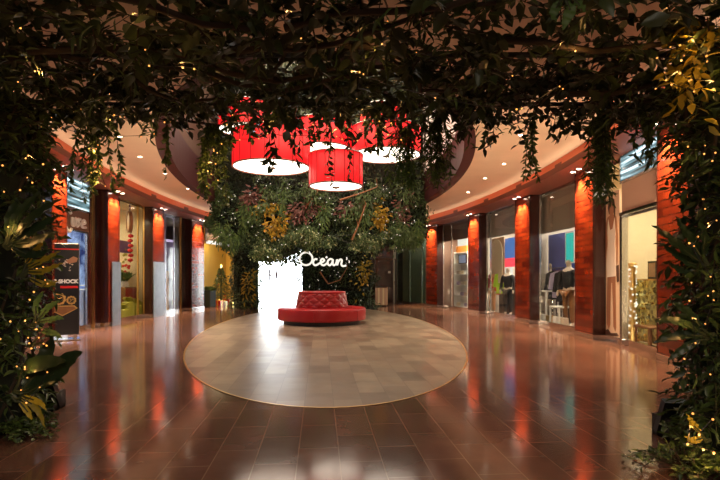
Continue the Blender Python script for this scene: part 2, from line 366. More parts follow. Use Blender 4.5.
# pillars and their downlights
ordn = {1: ['fifth pillar on the right, beside the far glass door', 'fourth pillar on the right, beyond the clothes shop', 'third pillar on the right, between the two clothes shops', 'second pillar on the right, beside the tall poster', 'nearest pillar on the right, by the leafy column'],
        -1: ['farthest pillar on the left, beside the yellow shop', 'third pillar on the left, beside the flower shop', 'second pillar on the left, beyond the script sign', 'nearest pillar on the left, behind the black totem']}
PV = {1: [], -1: []}
for side in (1, -1):
    for i, (x0, x1) in enumerate(PIL[side]):
        va, vb = vat(side, x0), vat(side, x1); v = (va+vb)/2; w = (fac(side, va)-fac(side, vb)).length; PV[side].append((min(va, vb), max(va, vb), v))
        p = thing('pillar', 'red orange glazed tile clad '+ordn[side][i], 'pillar', fac(side, v), facrot(side, v), kind='structure')
        MB().bbox(-w/2, w/2, 0, .34, .10, 3.66, .006).build('shaft', M['pillar'], p)
        MB().bbox(-w/2-.012, w/2+.012, -.014, .34, .0, .11, .006).build('plinth', M['chrome'], p)
        sgn = -1 if side > 0 else 1
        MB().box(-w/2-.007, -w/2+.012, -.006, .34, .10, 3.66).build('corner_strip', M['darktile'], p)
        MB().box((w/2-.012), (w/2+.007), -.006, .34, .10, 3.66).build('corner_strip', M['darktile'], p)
        # shade on the near return face, put into a darker tile
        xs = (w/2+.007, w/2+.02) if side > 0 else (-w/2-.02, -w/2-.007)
        MB().box(*xs, .0, .34, .10, 3.66).build('shaded_return', M['darktile'], p)
        d = thing('twin_downlight', 'twin round downlights over the '+ordn[side][i], 'light', fac(side, v, -.17, 3.655), facrot(side, v), 'downlight pairs over the pillars')
        for q in (-.16, .16):
            MB().lathe([(.085, 0), (.085, -.012), (.062, -.012), (.055, .0)], 16, (q, 0, 0), cap=False).build('lamp_ring', M['steel'], d)
            MB().lathe([(.056, -.004), (.0, -.006)], 14, (q, 0, 0)).build('lamp_lens', M['lamp'], d)
            l = lamp('SPOT', 'spot', (q, 0, -.03), 380, (1, .66, .34), d, spot_size=math.radians(80), spot_blend=.8, shadow_soft_size=.03)
            l.rotation_euler = (math.radians(9), 0, 0)

# shop shells behind the glass: back, sides and ceiling, one per bay
def shell(side, v0, v1, m, label, depth=3.2, light=60, lcol=(1, .9, .75), z1=3.6, zl=3.3):
    nm = 'wall_right' if side > 0 else 'wall_left'
    e0, e1 = v0+.03, v1-.03; o0 = .345; vv = [e0+(e1-e0)*i/6 for i in range(7)]; b = MB()
    def slab(P, Q, z0, z1, t):
        d = (Q-P).normalized(); nn = Vector((-d.y, d.x, 0))*t
        b.add([tuple(P)[:2]+(z0,), tuple(Q)[:2]+(z0,), tuple(Q+nn)[:2]+(z0,), tuple(P+nn)[:2]+(z0,), tuple(P)[:2]+(z1,), tuple(Q)[:2]+(z1,), tuple(Q+nn)[:2]+(z1,), tuple(P+nn)[:2]+(z1,)],
              [(0, 3, 2, 1), (4, 5, 6, 7), (0, 1, 5, 4), (1, 2, 6, 5), (2, 3, 7, 6), (3, 0, 4, 7)])
    P = [fac(side, e0, o0), fac(side, e0, depth), fac(side, e1, depth), fac(side, e1, o0)]
    t = .02*side
    for i in range(3): slab(P[i], P[i+1], .0, z1, t)
    b.add([tuple(p)[:2]+(z1,) for p in P], [(0, 1, 2, 3)])
    o = tag(fixn(b.build(nm, m)), label, 'wall', kind='structure')
    if light:
        c = (P[0]+P[1]+P[2]+P[3])/4
        lamp('AREA', 'shop_light', (c.x, c.y, zl), light, lcol, None, shape='RECTANGLE', size=1.8, size_y=(v1-v0)*.6, rot=(0, 0, facrot(side, (v0+v1)/2)))
    return o
WN = [0]
def glazing(side, v0, v1, label, off=.30, z0=.12, z1=3.66, m='glass', mull=(), frame='steel', pane=True):
    WN[0] += 1; P, Q = fac(side, v0, off), fac(side, v1, off); v = (v0+v1)/2
    a = math.atan2((Q-P).y, (Q-P).x); a = a if side < 0 else a+PI; w = (Q-P).length; c = (P+Q)/2
    t = thing('window_%d' % WN[0], label, 'window', c, a, kind='structure')
    if pane: MB().box(-w/2, w/2, -.006, .006, z0, z1).build('pane', M[m], t); MB().box(-w/2, w/2, -.03, .03, 0, z0).build('steel_base', M['chrome'], t)
    f = MB()
    for x in (-w/2+.02, w/2-.02)+tuple((q-.5)*w for q in mull): f.box(x-.018, x+.018, -.025, .025, z0, z1)
    f.box(-w/2, w/2, -.025, .025, z1-.03, z1); f.build('window_frame', M[frame], t)
    return t, w
PR, PL = PV[1], PV[-1]     # ordered far -> near
g = {}
gl = lambda k, *a, **kw: g.__setitem__(k, glazing(*a, **kw))
vp = vat(1, 621.5, .3)
gl('R1', 1, PR[4][1], vp, 'tall glass shop entrance on the right beside the poster', z1=2.5)
gl('R2', 1, PR[3][1], PR[2][0], 'glass front of the shop with the teal screen', mull=(.9,))
gl('R3', 1, PR[2][1], PR[1][0], 'glass front of the clothes shop with the arched panel', mull=(.12,))
gl('R4', 1, PR[1][1], PR[0][0], 'glass front of the shop with the white shelves', mull=(.3,))
gl('R5', 1, PR[0][1], vat(1, 397, .3), 'greenish glass front at the far right end', m='greenglass', mull=(.4, .75))
for k in ('R2', 'R3', 'R4'): pass
gl('L1', -1, PL[3][1], PL[2][0]-.55, 'glass front of the shop with the script sign', z1=2.45)
gl('L2', -1, PL[2][1], PL[1][0], 'glass front of the flower shop', mull=(.8,), frame='gold')
gl('L3', -1, PL[1][1], PL[0][0]-.9, 'glass front of the dim shop with the tangled sculpture', mull=(.5,))
gl('L4', -1, PL[0][1], vat(-1, 236, .3), 'open steel framed front of the yellow shop with the Christmas tree', mull=(), pane=False)
gl('R6', 1, -9.6, PR[4][0], 'glass front beside the nearest right pillar behind the leaves')
gl('L5', -1, -9.6, PL[3][0], 'glass front beside the nearest left pillar behind the leaves')
shell(1, PR[4][2], PR[3][2], M['cream'], 'cream walls of the perfume shop', light=62, lcol=(1, .84, .58))
shell(1, PR[3][2], PR[2][2], M['greige'], 'grey beige walls of the shop with the teal screen', light=140, lcol=(1, .88, .75))
shell(1, PR[2][2], PR[1][2], M['greige'], 'grey beige walls of the clothes shop', light=190, lcol=(1, .88, .72))
shell(1, PR[1][2], PR[0][2], M['brownwall'], 'brown walls of the shop with white shelves', light=420, lcol=(1, .85, .65))
shell(1, PR[0][2], 12.0, M['greige'], 'pale walls behind the greenish far glass', light=40, lcol=(.9, 1, .85))
shell(-1, PL[3][2], PL[2][2], M['dark'], 'dark walls of the shop with the script sign', light=380, lcol=(.65, .75, 1))
shell(-1, PL[2][2], PL[1][2], M['cream'], 'cream walls of the flower shop', light=40, lcol=(1, .80, .50))
shell(-1, PL[1][2], PL[0][2], M['lav'], 'lavender walls of the shop with the tangled sculpture', light=90, lcol=(1, .9, .9))
shell(-1, PL[0][2], 12.0, M['yellow'], 'mustard yellow walls of the shop with the Christmas tree', light=75, lcol=(1, .80, .45))
shell(1, -9.7, PR[4][2], M['brownwall'], 'brown walls of the shop nearest on the right', light=45)
shell(-1, -9.7, PL[3][2], M['brownwall'], 'brown walls of the shop nearest on the left', light=50, lcol=(.6, .75, 1))
# dark strips with a brass mullion beside two left pillars
for va, vb, nm in ((PL[2][0]-.55, PL[2][0], 'second'), (PL[0][0]-.9, PL[0][0], 'farthest')):
    P, Q = fac(-1, va, .3), fac(-1, vb, .3); c = (P+Q)/2; w = (Q-P).length
    t = thing('wall_left_strip', 'dark tiled wall strip with a brass post beside the %s left pillar' % nm, 'wall', c, facrot(-1, (va+vb)/2), kind='structure')
    MB().box(-w/2, w/2, -.03, .05, .1, 3.66).build('tile_panel', M['darktile'], t)
    MB().box(-w/2, w/2, -.035, .05, 0, .1).build('plinth', M['chrome'], t)
    MB().box(-.035, .035, -.07, -.03, .0, 3.66).build('brass_post', M['gold'], t)
BAYS = {1: [(PV[1][i+1][2], PV[1][i][2]) for i in range(4)]+[(PV[1][0][2], 12)], -1: [(PV[-1][i+1][2], PV[-1][i][2]) for i in range(3)]+[(PV[-1][0][2], 12)]}
# far end of the hall
def wallbox(name, x0, x1, y0, y1, z0, z1, m, label): return tag(MB().box(x0, x1, y0, y1, z0, z1).build(name, m), label, 'wall', kind='structure')
wallbox('wall_back', -1.05, 7.0, 12.2, 12.4, 0, 4.02, M['darktile'], 'dark maroon tiled end wall behind the greenery')
wallbox('wall_back_header', -3.7, -1.05, 12.2, 12.4, 2.9, 4.02, M['darktile'], 'wall above the bright passage')
wallbox('wall_front', -9.8, 9.8, -24, -23.8, 0, 4.02, M['brownwall'], 'far brown wall of the mall behind the viewpoint')
wallbox('wall_side_right', 9.5, 9.7, -24, 13, 0, 4.02, M['brownwall'], 'outer right wall behind the shops')
wallbox('wall_side_left', -9.7, -9.5, -24, 13, 0, 4.02, M['brownwall'], 'outer left wall behind the shops')
t = thing('window_20', 'bright glazed exit flooded with daylight at the end of the passage', 'window', (-2.4, 14.2, 0), 0, kind='structure')
MB().box(-1.75, 1.75, 0, .05, .02, 3.0).build('daylight_pane', M['day'], t)
f = MB(); f.box(-1.8, -1.74, -.04, .06, 0, 3.0); f.box(1.74, 1.8, -.04, .06, 0, 3.0); f.box(-1.8, 1.8, -.04, .06, 3.0, 3.06); f.build('window_frame', M['white'], t)
for x, s in ((-4.2, 'left'), (-.6, 'right')): wallbox('wall_passage_'+s, x-.1, x+.1, 12.4, 14.3, 0, 3.1, M['white'], 'white %s wall of the bright passage' % s)
tag(MB().box(-4.3, -.5, 12.4, 14.3, 3.06, 3.16).build('ceiling_passage', M['white']), 'white ceiling of the bright passage', 'ceiling', kind='structure')


# ================================================================== PENDANT LAMPS
def pendant(px, py, D, wpx, hpx, label, top=9.0):
    r = wpx*D/F/2; h = hpx*D/F; p = at(px, D, py)
    t = thing('drum_pendant', label, 'lamp', p, 0, 'red drum pendants in the oval opening')
    MB().lathe([(r, 0), (r, h), (r-.02, h), (r-.02, 0)], 56, cap=False).build('lamp_shade', M['redshade'], t, True)
    s = MB()
    for k in range(18):
        a = 2*PI*k/18+.1; s.tube([((r+.006)*math.cos(a), (r+.006)*math.sin(a), .0), ((r+.006)*math.cos(a), (r+.006)*math.sin(a), h)], .006, 4)
    s.build('shade_seams', M['black'], t)
    for z, nm in ((0, 'lower_rim'), (h, 'upper_rim')):
        MB().lathe([(r-.03, z-.012), (r+.014, z-.012), (r+.014, z+.014), (r-.03, z+.014), (r-.03, z-.012)], 56, cap=False).build(nm, M['steel' if z else 'cornice_dark'], t, True)
    MB().lathe([(r-.03, .015), (.12, -.01), (0, -.01)], 56).build('diffuser', M['diffuser'], t, True)
    MB().lathe([(.10, -.012), (.10, -.035), (.03, -.06), (0, -.06)], 20).build('centre_cap', M['brownwall'], t, True)
    MB().lathe([(r-.03, h-.03), (0, h-.03)], 40).build('top_cover', M['maroon'], t)
    c = MB()
    for k in range(3):
        a = 2*PI*k/3; c.tube([(r*.7*math.cos(a), r*.7*math.sin(a), h-.03), (0, 0, h+.8)], .008, 5)
    c.tube([(0, 0, h+.8), (0, 0, top-p.z)], .014, 6); c.build('suspension_cable', M['black'], t)
    return t
pendant(271.5, 167.5, 13.0, 77, 33, 'wide red drum pendant hanging lowest on the left, broad white diffuser below')
pendant(336, 186.5, 12.6, 54, 31, 'small red drum pendant with seams hanging lowest in the middle')
pendant(386, 155.5, 14.7, 69, 26, 'wide red drum pendant hanging on the right above the small one')
pendant(383, 133, 15.4, 46, 24, 'small red drum pendant highest of all, half behind the right one')
pendant(245, 130, 15.4, 52, 24, 'wide red drum pendant high at the left, mostly behind leaves')
pendant(322, 150, 15.0, 60, 26, 'red drum pendant high in the middle, hidden behind the canopy leaves')

# ================================================================== RED ROUND BENCH
p = at(322, 14.45); bt = thing('round_bench', 'red leather round bench with tufted drum back on the stone oval', 'bench', p)
MB().lathe([(1.08, 0), (1.10, .005), (1.10, .115), (1.08, .115)], 64).build('base', M['black'], bt)
MB().lathe([(.6, .115), (1.235, .115), (1.255, .125), (1.262, .15), (1.262, .415), (1.255, .44), (1.23, .453), (.6, .462)], 72).build('seat', M['redleather'], bt, True)
NB, MB_ = 180, 34
prof = [(.735-.075*i/MB_, .45+.43*i/MB_) for i in range(MB_+1)]
def tuft(i, k):
    u = k/NB*30; w = i/MB_*4.0
    a = abs(math.sin(PI*(u+w)/2)); c = abs(math.sin(PI*(u-w)/2)); edge = min(1, i/3, (MB_-i)/3)
    return .034*(min(a, c)**.6)*edge
MB().lathe(prof, NB, rf=tuft).build('backrest', M['redleather2'], bt, True)
MB().lathe([(.655, .86), (.685, .87), (.685, .905), (.66, .915), (0, .915)], 64).build('top_roll', M['redleather'], bt, True)
for k in range(6):
    a = k*PI/3+.35; c, q = math.cos(a), math.sin(a); MB().tube([(.75*c, .75*q, .464), (1.20*c, 1.20*q, .454), (1.262*c, 1.262*q, .40), (1.265*c, 1.265*q, .13)], .007, 5).build('seam', M['redleather2'], bt)
b0 = MB().ball((0, 0, 0), .012, 6).build('button', M['redleather'], bt); COL.objects.unlink(b0)
for j in range(1, 4):
    for k in range(30):
        a = (k*2+(j % 2))*2*PI/60; zz = j*1.25/5; rr = .735-.075*zz+.004; o = b0.copy(); COL.objects.link(o); o.location = (rr*math.cos(a), rr*math.sin(a), .45+.43*zz)

# ================================================================== BLACK TOTEM
D = 10.5; p = at(62.5, D); yaw = math.atan2(p.y-CV, p.x-CU)-PI/2
t = thing('totem_sign', 'black advertising totem with watch pictures before the script sign shop', 'sign', p, yaw)
W, H = .60, 2.03
MB().bbox(-W/2, W/2, -.02, .04, .10, H, .012).build('panel', M['black'], t)
f = MB(); f.bbox(-W/2-.03, W/2+.03, -.22, .24, 0, .022, .008); f.box(-W/2+.04, -W/2+.10, -.015, .035, .02, .12); f.box(W/2-.10, W/2-.04, -.015, .035, .02, .12); f.build('foot', M['chrome'], t)
MB().box(-W/2-.012, -W/2, -.025, .045, .1, H).build('edge_strip', M['steel'], t); MB().box(W/2, W/2+.012, -.025, .045, .1, H).build('edge_strip', M['steel'], t)
MB().box(-W/2, W/2, -.024, -.02, H-.135, H-.11).build('red_stripe', M['red'], t)
text('lettering', 'G-SHOCK', .105, M['white'], t, (.05, -.024, 1.225), bold=.006)
MB().box(-.04, .28, -.024, -.02, 1.085, 1.135).build('red_stripe', M['red'], t)
def watch(cx, cz, r, big):
    w = MB(); n = 40; ro = [r*(1+.10*(1 if (k//2) % 2 else 0)) for k in range(n)]
    vs = [(cx+q*math.cos(2*PI*k/n), -.026, cz+q*math.sin(2*PI*k/n)) for k, q in enumerate(ro)]+[(cx+r*.72*math.cos(2*PI*k/n), -.028, cz+r*.72*math.sin(2*PI*k/n)) for k in range(n)]
    w.add(vs, [(k, (k+1) % n, n+(k+1) % n, n+k) for k in range(n)]); o = w.build('watch_picture', M['goldprint'], t)
    h = MB()
    for a, l in ((.5, .6), (2.2, .5), (4.1, .62)): h.tube([(cx, -.027, cz), (cx+r*l*math.cos(a), -.027, cz+r*l*math.sin(a))], r*.05, 4)
    for k in range(12): a = k*PI/6; h.box(cx+r*.58*math.cos(a)-.004, cx+r*.58*math.cos(a)+.004, -.028, -.025, cz+r*.58*math.sin(a)-.008, cz+r*.58*math.sin(a)+.008)
    h.build('watch_hands', M['goldprint'], o)
watch(-.07, .86, .125, 1); watch(.16, .83, .085, 0)
MB().prism([(-.27, .66), (-.21, .72), (.22, .72), (.28, .66), (.0, .50)], -.028, -.02).build('gold_plate_print', M['goldprint'], t)
MB().prism([(-.24, .655), (-.19, .70), (.20, .70), (.25, .655), (.0, .525)], -.031, -.027).build('plate_inset', M['wood'], t)
s = MB()
for k in range(26):
    a = rng.uniform(0, 2*PI); q = rng.uniform(.02, .15); x, z = .05+q*math.cos(a), 1.58+q*math.sin(a); w = rng.uniform(.008, .028)
    s.prism([(x-w, z), (x, z+w*.6), (x+w, z+w*.2), (x+w*.2, z-w*.7)], -.025, -.02)
s.build('splash_print', M['mann'], t)
MB().prism([(.06, 1.66), (.2, 1.76), (.28, 1.72), (.26, 1.64), (.12, 1.60)], -.027, -.02).build('hand_print', M['skin'], t)

# ================================================================== SHOP FRONT R1: poster, painted reflection panel, door head
side = 1
va, vb = PR[3][1], vat(1, 621.5, .3)
P, Q = fac(1, vat(1, 604.5, .26), .26), fac(1, vb, .26); c = (P+Q)/2; w = (P-Q).length; a = facrot(1, vat(1, 613, .26))
pt = thing('fashion_poster', 'tall poster of a standing woman in a pale dress on a tan ground', 'poster', c, a)
MB().box(-w/2, w/2, 0, .03, .12, 3.05).build('poster_sheet', M['sheet'], pt)
MB().box(-w/2, w/2, -.012, .04, 0, .12).build('steel_base', M['chrome'], pt)
fx = 0; S = 1.03
def pm(pts, m, nm, y=-.004): MB().prism([(fx+x*S, .12+z*S) for x, z in pts], y, 0).build(nm, m, pt)
pm([(-.14, 1.52), (-.17, 1.2), (-.22, .55), (-.20, .22), (-.12, .12), (-.06, .22), (-.06, .6), (-.02, 1.05), (.02, 1.05), (.06, .6), (.07, .2), (.15, .10), (.19, .18), (.18, .62), (.16, 1.2), (.14, 1.52)], M['skin'], 'printed_legs')
pm([(-.24, 2.28), (-.19, 2.36), (-.05, 2.40), (.06, 2.40), (.19, 2.35), (.22, 2.24), (.27, 1.85), (.24, 1.42), (.18, 1.35), (.20, 1.75), (.15, 2.0), (-.15, 2.0), (-.20, 1.75), (-.29, 1.45), (-.33, 1.40), (-.27, 1.85)], M['skin'], 'printed_arms')
pm([(-.14, 2.33), (-.06, 2.10), (.05, 2.12), (.13, 2.33), (.17, 2.0), (.14, 1.82), (.20, 1.40), (.17, 1.18), (-.19, 1.16), (-.21, 1.42), (-.15, 1.82), (-.17, 2.05)], M['dress'], 'printed_dress', -.008)
pm([(-.07, 2.40), (-.11, 2.50), (-.10, 2.62), (0, 2.69), (.09, 2.62), (.10, 2.50), (.06, 2.40)], M['skin'], 'printed_face', -.006)
pm([(-.10, 2.42), (-.15, 2.55), (-.11, 2.68), (0, 2.74), (.11, 2.69), (.15, 2.5), (.15, 2.30), (.10, 2.42), (.09, 2.58), (.02, 2.65), (-.07, 2.61)], M['hair'], 'printed_hair', -.010)
pm([(-.30, .07), (-.15, .12), (-.04, .05), (.22, .08), (.30, .03), (.05, 0), (-.28, .0)], M['hair'], 'printed_ground', -.006)
pm([(.20, 1.38), (.29, 1.40), (.30, 1.08), (.23, 1.06)], M['hair'], 'printed_bag', -.010)
va, vb = vat(1, 621.5, .22), PR[4][0]
P, Q = fac(1, va, .22), fac(1, vb, .22); c = (P+Q)/2; w = (P-Q).length-.02; a = math.atan2((P-Q).y, (P-Q).x)+PI
if math.cos(a-facrot(1, (va+vb)/2)) < 0: a += PI
lb = thing('reflection_fascia_panel', 'fascia panel with painted blue white reflection streaks above the right glass shop entrance', 'sign', c, a)
MB().box(-w/2, w/2, -.02, .06, 3.16, 3.655).build('streak_face', M['reflstreak'], lb)
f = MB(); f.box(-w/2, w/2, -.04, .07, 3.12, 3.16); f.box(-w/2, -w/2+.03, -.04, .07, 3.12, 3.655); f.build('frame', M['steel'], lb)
hb = thing('header_panel', 'plain rosy beige panel between streaked panel and glass entrance', 'panel', c, a)
MB().box(-w/2, w/2, 0, .10, 2.56, 3.12).build('panel', M['pinkbeige'], hb)
MB().box(-w/2, w/2, -.05, .12, 2.50, 2.56).build('door_rail', M['chrome'], hb)
MB().box(w*.05, w/2, -.02, .0, 2.57, 2.63).build('red_strip', M['redsign'], hb)
jb = thing('door_post', 'steel post between the tall poster and the right glass entrance', 'post', fac(1, vat(1, 624, .27), .27), a)
MB().box(-.05, .05, -.06, .06, 0, 2.5).build('post', M['steel'], jb)
MB().bbox(-.075, .075, -.075, .075, 0, .12, .01).build('base', M['chrome'], jb)
# perfume shop interior
for i, px in enumerate((626, 636, 647)):
    t = shopthing('spotlight', ['first', 'second', 'third'][i]+' little spotlight from the poster side above the gold display', 'light', 1, px, .75, 2.62, 'spotlights in the perfume shop')
    MB().lathe([(.05, 0), (.06, .12), (.03, .14)], 12).build('housing', M['white'], t); MB().lathe([(.048, -.002), (0, -.004)], 12).build('lens', M['lamp'], t)
    MB().tube([(0, 0, .13), (0, 0, .98)], .012, 6).build('rod', M['white'], t)
def gemwall(px, off, w, h, nm, label, z0=.02):
    t = shopthing(nm, label, 'display', 1, px, off, 0)
    MB().box(-w/2, w/2, 0, .06, z0, h).build('sequin_face', M['sequin'], t)
    f = MB(); f.box(-w/2-.02, -w/2, -.01, .07, 0, h+.02); f.box(w/2, w/2+.02, -.01, .07, 0, h+.02); f.box(-w/2-.02, w/2+.02, -.01, .07, h, h+.03); f.build('frame', M['gold'], t)
    g_ = MB()
    for k in range(60): g_.ball((rng.uniform(-w/2, w/2), -.012, rng.uniform(z0+.05, h)), rng.uniform(.012, .03), 6)
    g_.build('gold_beads', M['gem'], t); return t
gemwall(647, .85, 1.1, 1.25, 'glitter_screen', 'waist high glittering gold screen inside the right glass entrance')
gemwall(618, .55, .45, 1.7, 'glitter_display', 'narrow glittering gold panel behind the right door post')
t = shopthing('crystal_column', 'tall sparkling white column inside the right glass entrance', 'display', 1, 632, .7)
MB().lathe([(.14, 0), (.14, .05), (.07, .08), (.07, 1.55), (.10, 1.6), (0, 1.62)], 16).build('column', M['gold'], t, True)
q = MB()
for k in range(90): a_ = rng.uniform(0, 2*PI); q.ball((.085*math.cos(a_), .085*math.sin(a_), rng.uniform(.1, 1.95)*.82), rng.uniform(.012, .026), 6)
q.build('crystals', M['bulbcool'], t)  # sparkle is put into the beads as a glow
t = shopthing('framed_screen', 'small dark framed picture on the cream wall above gold screen', 'picture', 1, 652, 1.0, 1.28)
MB().box(-.16, .16, 0, .03, 0, .36).build('frame', M['black'], t); MB().box(-.12, .12, -.006, 0, .04, .32).build('picture', M['tan'], t)
t = shopthing('low_stool', 'low dark open framed stool at the right glass entrance', 'stool', 1, 650, .62)
f = MB()
for x in (-.24, .24):
    for y in (-.14, .14): f.box(x-.015, x+.015, y-.015, y+.015, 0, .36)
f.build('legs', M['wood'], t); MB().bbox(-.27, .27, -.17, .17, .36, .40, .008).build('seat', M['wood'], t)

# ================================================================== mannequins and garments
def mannequin(side, px, off, label, jacket, trousers, h=1.78, turn=0, skin='mann', z=0.0):
    t = shopthing('mannequin', label, 'mannequin', side, px, off, z, 'dressed mannequins in the shop windows', turn=turn); k = h/1.8
    def body(segs, nm, m):
        vs, es, rs = [], [], []
        for chain in segs:
            prev = None
            for (x, y, z_, r) in chain:
                key = (round(x, 3), round(y, 3), round(z_, 3)); i = next((j for j, q in enumerate(vs) if q == key), None)
                if i is None: vs.append(key); rs.append(r); i = len(vs)-1
                if prev is not None: es.append((prev, i))
                prev = i
        me = bpy.data.meshes.new(nm); me.from_pydata([tuple(c*k for c in v) for v in vs], es, []); o = bpy.data.objects.new(nm, me); COL.objects.link(o); o.parent = t
        me.materials.append(m); md = o.modifiers.new('skin', 'SKIN'); md.use_smooth_shade = True
        for i, sv in enumerate(me.skin_vertices[0].data): sv.radius = (rs[i]*k, rs[i]*k*.8); sv.use_root = i == 0
        o.modifiers.new('sub', 'SUBSURF').levels = 1; o.modifiers['sub'].render_levels = 1; return o
    body([[(0, 0, .98, .15), (0, 0, 1.12, .13), (0, .0, 1.30, .17), (0, .0, 1.46, .12), (0, 0, 1.53, .055), (0, -.01, 1.62, .085), (0, -.015, 1.74, .075)],
          [(0, .0, 1.46, .12), (-.20, 0, 1.43, .065), (-.26, -.03, 1.15, .05), (-.24, -.12, .92, .04), (-.23, -.16, .80, .035)],
          [(0, .0, 1.46, .12), (.20, 0, 1.43, .065), (.26, .0, 1.15, .05), (.27, -.06, .92, .04), (.27, -.10, .80, .035)],
          [(0, 0, .98, .15), (-.10, 0, .90, .095), (-.11, -.01, .50, .065), (-.12, .02, .10, .045), (-.12, -.10, .05, .04)],
          [(0, 0, .98, .15), (.10, 0, .90, .095), (.12, -.03, .50, .065), (.13, -.01, .10, .045), (.13, -.13, .05, .04)]], 'body', M[skin])
    body([[(0, 0, .93, .175), (0, 0, 1.12, .16), (0, 0, 1.30, .195), (0, 0, 1.44, .14), (0, 0, 1.50, .085)],
          [(0, 0, 1.44, .14), (-.21, 0, 1.43, .08), (-.265, -.03, 1.15, .065), (-.245, -.12, .90, .052)],
          [(0, 0, 1.44, .14), (.21, 0, 1.43, .08), (.265, 0, 1.15, .065), (.275, -.06, .90, .052)]], 'jacket', M[jacket])
    body([[(0, 0, .96, .165), (-.10, 0, .88, .11), (-.11, -.01, .50, .08), (-.12, .02, .12, .062)], [(0, 0, .96, .165), (.10, 0, .88, .11), (.12, -.03, .50, .08), (.13, -.01, .12, .062)]], 'trousers', M[trousers])
    MB().lathe([(.20, 0), (.20, .015), (.19, .02), (0, .02)], 24).build('base_plate', M['steel'], t)
    return t
def garment(rack, x, m, ln, w=.23):
    o = MB().prism([(-.04, 1.5), (-w, 1.42), (-w-.07, 1.42-ln*.62), (-w+.03, 1.42-ln*.64), (-w+.06, 1.25), (-w+.05, 1.45-ln), (w-.05, 1.45-ln), (w-.06, 1.25), (w-.03, 1.42-ln*.64), (w+.07, 1.42-ln*.62), (w, 1.42), (.04, 1.5)], -.035, .035)
    return o
def clothes_rack(side, px, off, label, items, w=1.1, turn=PI/2):
    t = shopthing('clothes_rack', label, 'rack', side, px, off, 0, turn=0); f = MB()
    for x in (-w/2, w/2): f.tube([(x, 0, 0.02), (x, 0, 1.58)], .014, 8); f.tube([(x, -.25, .02), (x, .25, .02)], .014, 8)
    f.tube([(-w/2, 0, 1.58), (w/2, 0, 1.58)], .014, 8); f.build('rail', M['chrome'], t); base = t.matrix_basis.copy()
    for i, (m, lab, ln) in enumerate(items):
        x = -w/2+w*(i+.6)/len(items)
        q = thing('jacket', lab, 'clothing', t.location+Vector((math.cos(t.rotation_euler.z)*x, math.sin(t.rotation_euler.z)*x, 0)), t.rotation_euler.z+.7, 'garments on shop rails')
        fixn(garment(None, 0, None, ln).build('garment', M[m], q))
        h = MB(); h.tube([(-.18, 0, 1.44), (0, 0, 1.53), (.18, 0, 1.44)], .008, 5); h.tube([(0, 0, 1.53), (0, 0, 1.58), (.02, 0, 1.60)], .005, 5); h.build('hanger', M['wood'], q)
    return t
def panel(name, label, cat, side, px, off, w, z0, z1, m, frame=None, group=None, t_=.04, turn=0):
    t = shopthing(name, label, cat, side, px, off, 0, group, turn=turn, mar=w/2+.04); MB().box(-w/2, w/2, 0, t_, z0, z1).build('face', M[m], t)
    if frame:
        f = MB(); f.box(-w/2-.03, -w/2, -.015, t_, z0-.03, z1+.03); f.box(w/2, w/2+.03, -.015, t_, z0-.03, z1+.03); f.box(-w/2, w/2, -.015, t_, z1, z1+.03); f.box(-w/2, w/2, -.015, t_, z0-.03, z0); f.build('frame', M[frame], t)
    return t
def wpx(side, x0, x1, off): return (fac(side, vat(side, x0, off), off)-fac(side, vat(side, x1, off), off)).length
def panpx(name, label, cat, side, x0, x1, y0, y1, off, m, frame=None, **kw):
    """panel parallel to the shop front that spans the two sight columns"""
    va, vb = vat(side, x0, off), vat(side, x1, off); vm = (va+vb)/2
    if off > .3:
        lo, hi = min(BAYS[side], key=lambda q: abs((q[0]+q[1])/2-vm)); va, vb = [min(max(q, lo+.12), hi-.12) for q in (va, vb)]
        x0, x1 = proj(fac(side, va, off))[0], proj(fac(side, vb, off))[0]
    xm = (x0+x1)/2
    return panel(name, label, cat, side, xm, off, wpx(side, x0, x1, off), zat(side, xm, off, y1), zat(side, xm, off, y0), m, frame, **kw)
# R2: shop with the teal screen
panpx('fascia_panel', 'grey beige header panel over the teal screen shop window', 'panel', 1, 538, 575, 190, 231, .42, 'greige')
panpx('backlit_panel', 'deep blue back panel behind the teal screen', 'panel', 1, 539, 575, 233, 272, .72, 'bluewall')
panpx('wall_screen', 'upright teal glowing screen in the second right shop window', 'screen', 1, 566, 574, 233, 262, .58, 'screen', 'white')
panpx('display_backdrop', 'dark back wall panel behind the jackets near teal screen', 'panel', 1, 540, 575, 272.5, 322, .95, 'dark')
mannequin(1, 569, .55, 'mannequin in black jacket below the teal screen', 'coatfab', 'wood', 1.85, .4)
mannequin(1, 549, .75, 'mannequin in dark coat behind the white table', 'coatfab', 'greige', 1.80, -.5)
clothes_rack(1, 558.5, .68, 'clothes rail with dark jackets between the two mannequins', [('coatfab', 'black jacket on the rail, nearest the far mannequin', .75), ('lav', 'grey jacket in the middle of the dark jacket rail', .7), ('coatfab', 'black jacket on the rail, nearest the near mannequin', .8)], .8)
def table(side, px, off, w, d, h, m, label, nm='display_table'):
    t = shopthing(nm, label, 'table', side, px, off); MB().bbox(-w/2, w/2, -d/2, d/2, h-.04, h, .006).build('tabletop', M[m], t)
    for x in (-w/2+.03, w/2-.03):
        for y in (-d/2+.03, d/2-.03): MB().box(x-.02, x+.02, y-.02, y+.02, 0, h-.04).build('leg', M[m], t)
    return t
table(1, 545, .55, .95, .4, .95, 'white', 'white framed display table in the second right shop window')
table(1, 561, .5, .6, .4, .55, 'white', 'low white display table under the teal screen')
